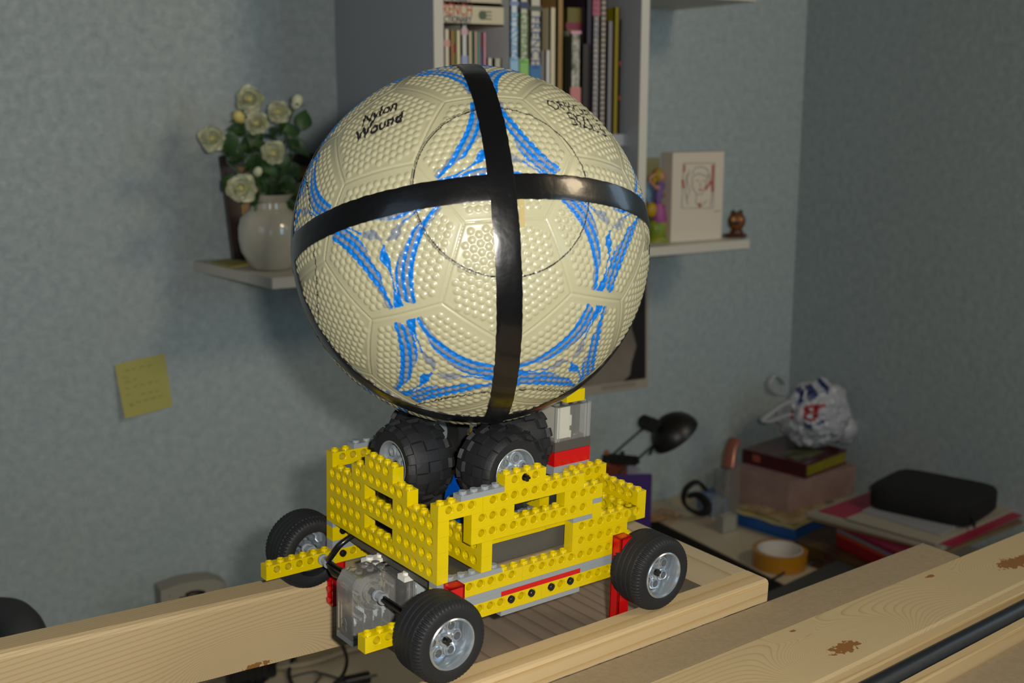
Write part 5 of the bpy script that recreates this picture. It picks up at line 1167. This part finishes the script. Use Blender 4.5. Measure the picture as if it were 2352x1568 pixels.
for (t_, r_, c_, nm) in ((.012, .0045, 'a02840', 'switch_lamp'), (.055, .0035, '1a1814', 'socket_hole')):
    p = F + dd_ * t_; b = MB(); b.sphere((p.x, p.y, ZL + .015), r_, 12, 8); b.build(nm, mat('spot_' + c_, c_, .4), ps)
p = F + dd_ * .026; b = MB(); b.tube([Vector((p.x, p.y - .0005, ZL + .013)), Vector((p.x, p.y - .0005, ZL + .013)) + dd_ * .012], .0012, 6); b.build('print_mark', MATS['spot_1a1814'], ps)
def cable(P, r, m, lab, nm='cable', grp=None, flat=1.0):
    b = MB(); b.tube(spline(P, 7), r, 8, flat=flat); return tag(b.build(nm, m), lab, 'cable', grp)
zq = lambda x, y, h=.004: at(x, y, 'z', ZL + h)
cable([zq(560, 1530, .006), zq(640, 1532, .006), zq(720, 1520, .006), zq(800, 1494, .006), zq(880, 1480, .006), zq(980, 1462, .006)], .0045, mat('cable_beige', 'a2947a', .5), 'thick beige cable running along the front of the power strip')
CB = MATS['cable_black']
cable([zq(780, 1470, .10), zq(790, 1490, .08), zq(797, 1515, .04), zq(790, 1545, .012), zq(770, 1568, .004), zq(740, 1600, .004)], .0026, CB, 'black cable hanging in a bow from the plank end')
cable([zq(690, 1480, .05), zq(670, 1520, .01), zq(664, 1550, .004), zq(680, 1590, .004)], .003, CB, 'black cable running straight down beside the power strip')
cable([zq(600, 1500, .05), zq(620, 1530, .01), zq(600, 1568, .004), zq(560, 1600, .004)], .004, CB, 'first of the dark cables under the knot of the plank')
cable([zq(640, 1500, .05), zq(625, 1530, .012), zq(598, 1562, .004), zq(580, 1600, .004)], .004, CB, 'second dark cable, right of the first under the knot')
cable([zq(660, 1556, .004), zq(720, 1542, .004), zq(735, 1556, .004), zq(700, 1590, .004)], .0018, mat('cable_grey', '4b4a46', .5), 'thin grey cable looping on the table')
cable([zq(735, 1545, .003), zq(760, 1552, .003), zq(785, 1562, .003), zq(800, 1580, .003)], .0018, MATS['cable_grey'], 'thin grey cable end right of the loop')
pg = thing('plug_connector', 'black jack connector lying at the bottom edge', 'plug'); a = zq(775, 1570, .010); c = zq(848, 1554, .010); b = MB(); b.tube([a, a.lerp(c, .2), a.lerp(c, .22), c], [.005, .006, .009, .009], 12); b.build('body', BLK, pg)
b = MB(); b.tube([c, c + (c - a).normalized() * .012], .002, 8); b.build('tip', mat('tip_metal', '5a564c', .3, metal=.8), pg)
dm = thing('adapter_bundle', 'dark tangle of adapters and leads below the plank knot', 'adapter'); rnd = random.Random(4)
for i in range(5):
    p = zq(545 + 16 * i, 1556 - 8 * i, .02); b = MB(); b.box((p.x - .014, p.y - .012, ZL), (p.x + .014, p.y + .014, ZL + rnd.uniform(.03, .045)), bev=.003); b.build('adapter', BLK, dm)
# chair at the lower left, mostly outside the picture
ch = thing('office_chair', 'dark office chair whose padded arm shows at the lower left', 'chair', (-.5, .45, FLOOR)); GC = mat('chair_grey', '2a2c2e', .7, bump=.2, bscale=300)
cpos = Vector((-.5, .45, FLOOR)); P = [at(-60, 1432, 'y', .62), at(-10, 1422, 'y', .60), at(32, 1432, 'y', .58), at(56, 1470, 'y', .56), at(70, 1530, 'y', .55), at(75, 1640, 'y', .54)]
b = MB(); b.tube([p - cpos for p in spline(P, 8)], .022, 14); b.build('arm_pad', GC, ch)
s0 = P[-1] - cpos
b = MB(); b.box((-.25, -.2, .42), (.22, .25, .5), bev=.03); b.build('seat', GC, ch); b = MB(); b.tube([s0, Vector((s0.x, s0.y, .6)), Vector((.18, .1, .45))], .012, 10); b.build('arm_post', BLK, ch)
b = MB(); b.cyl(.025, .05, .42, 16, Matrix.Translation((0, 0, 0))); b.build('column', BLK, ch)
for k in range(5): a = 2 * PI * k / 5; b = MB(); b.tube([Vector((0, 0, .09)), Vector((.27 * math.cos(a), .27 * math.sin(a), .06))], .016, 8); b.sphere((.27 * math.cos(a), .27 * math.sin(a), .03), .029, 12, 8); b.build('caster_leg', BLK, ch)
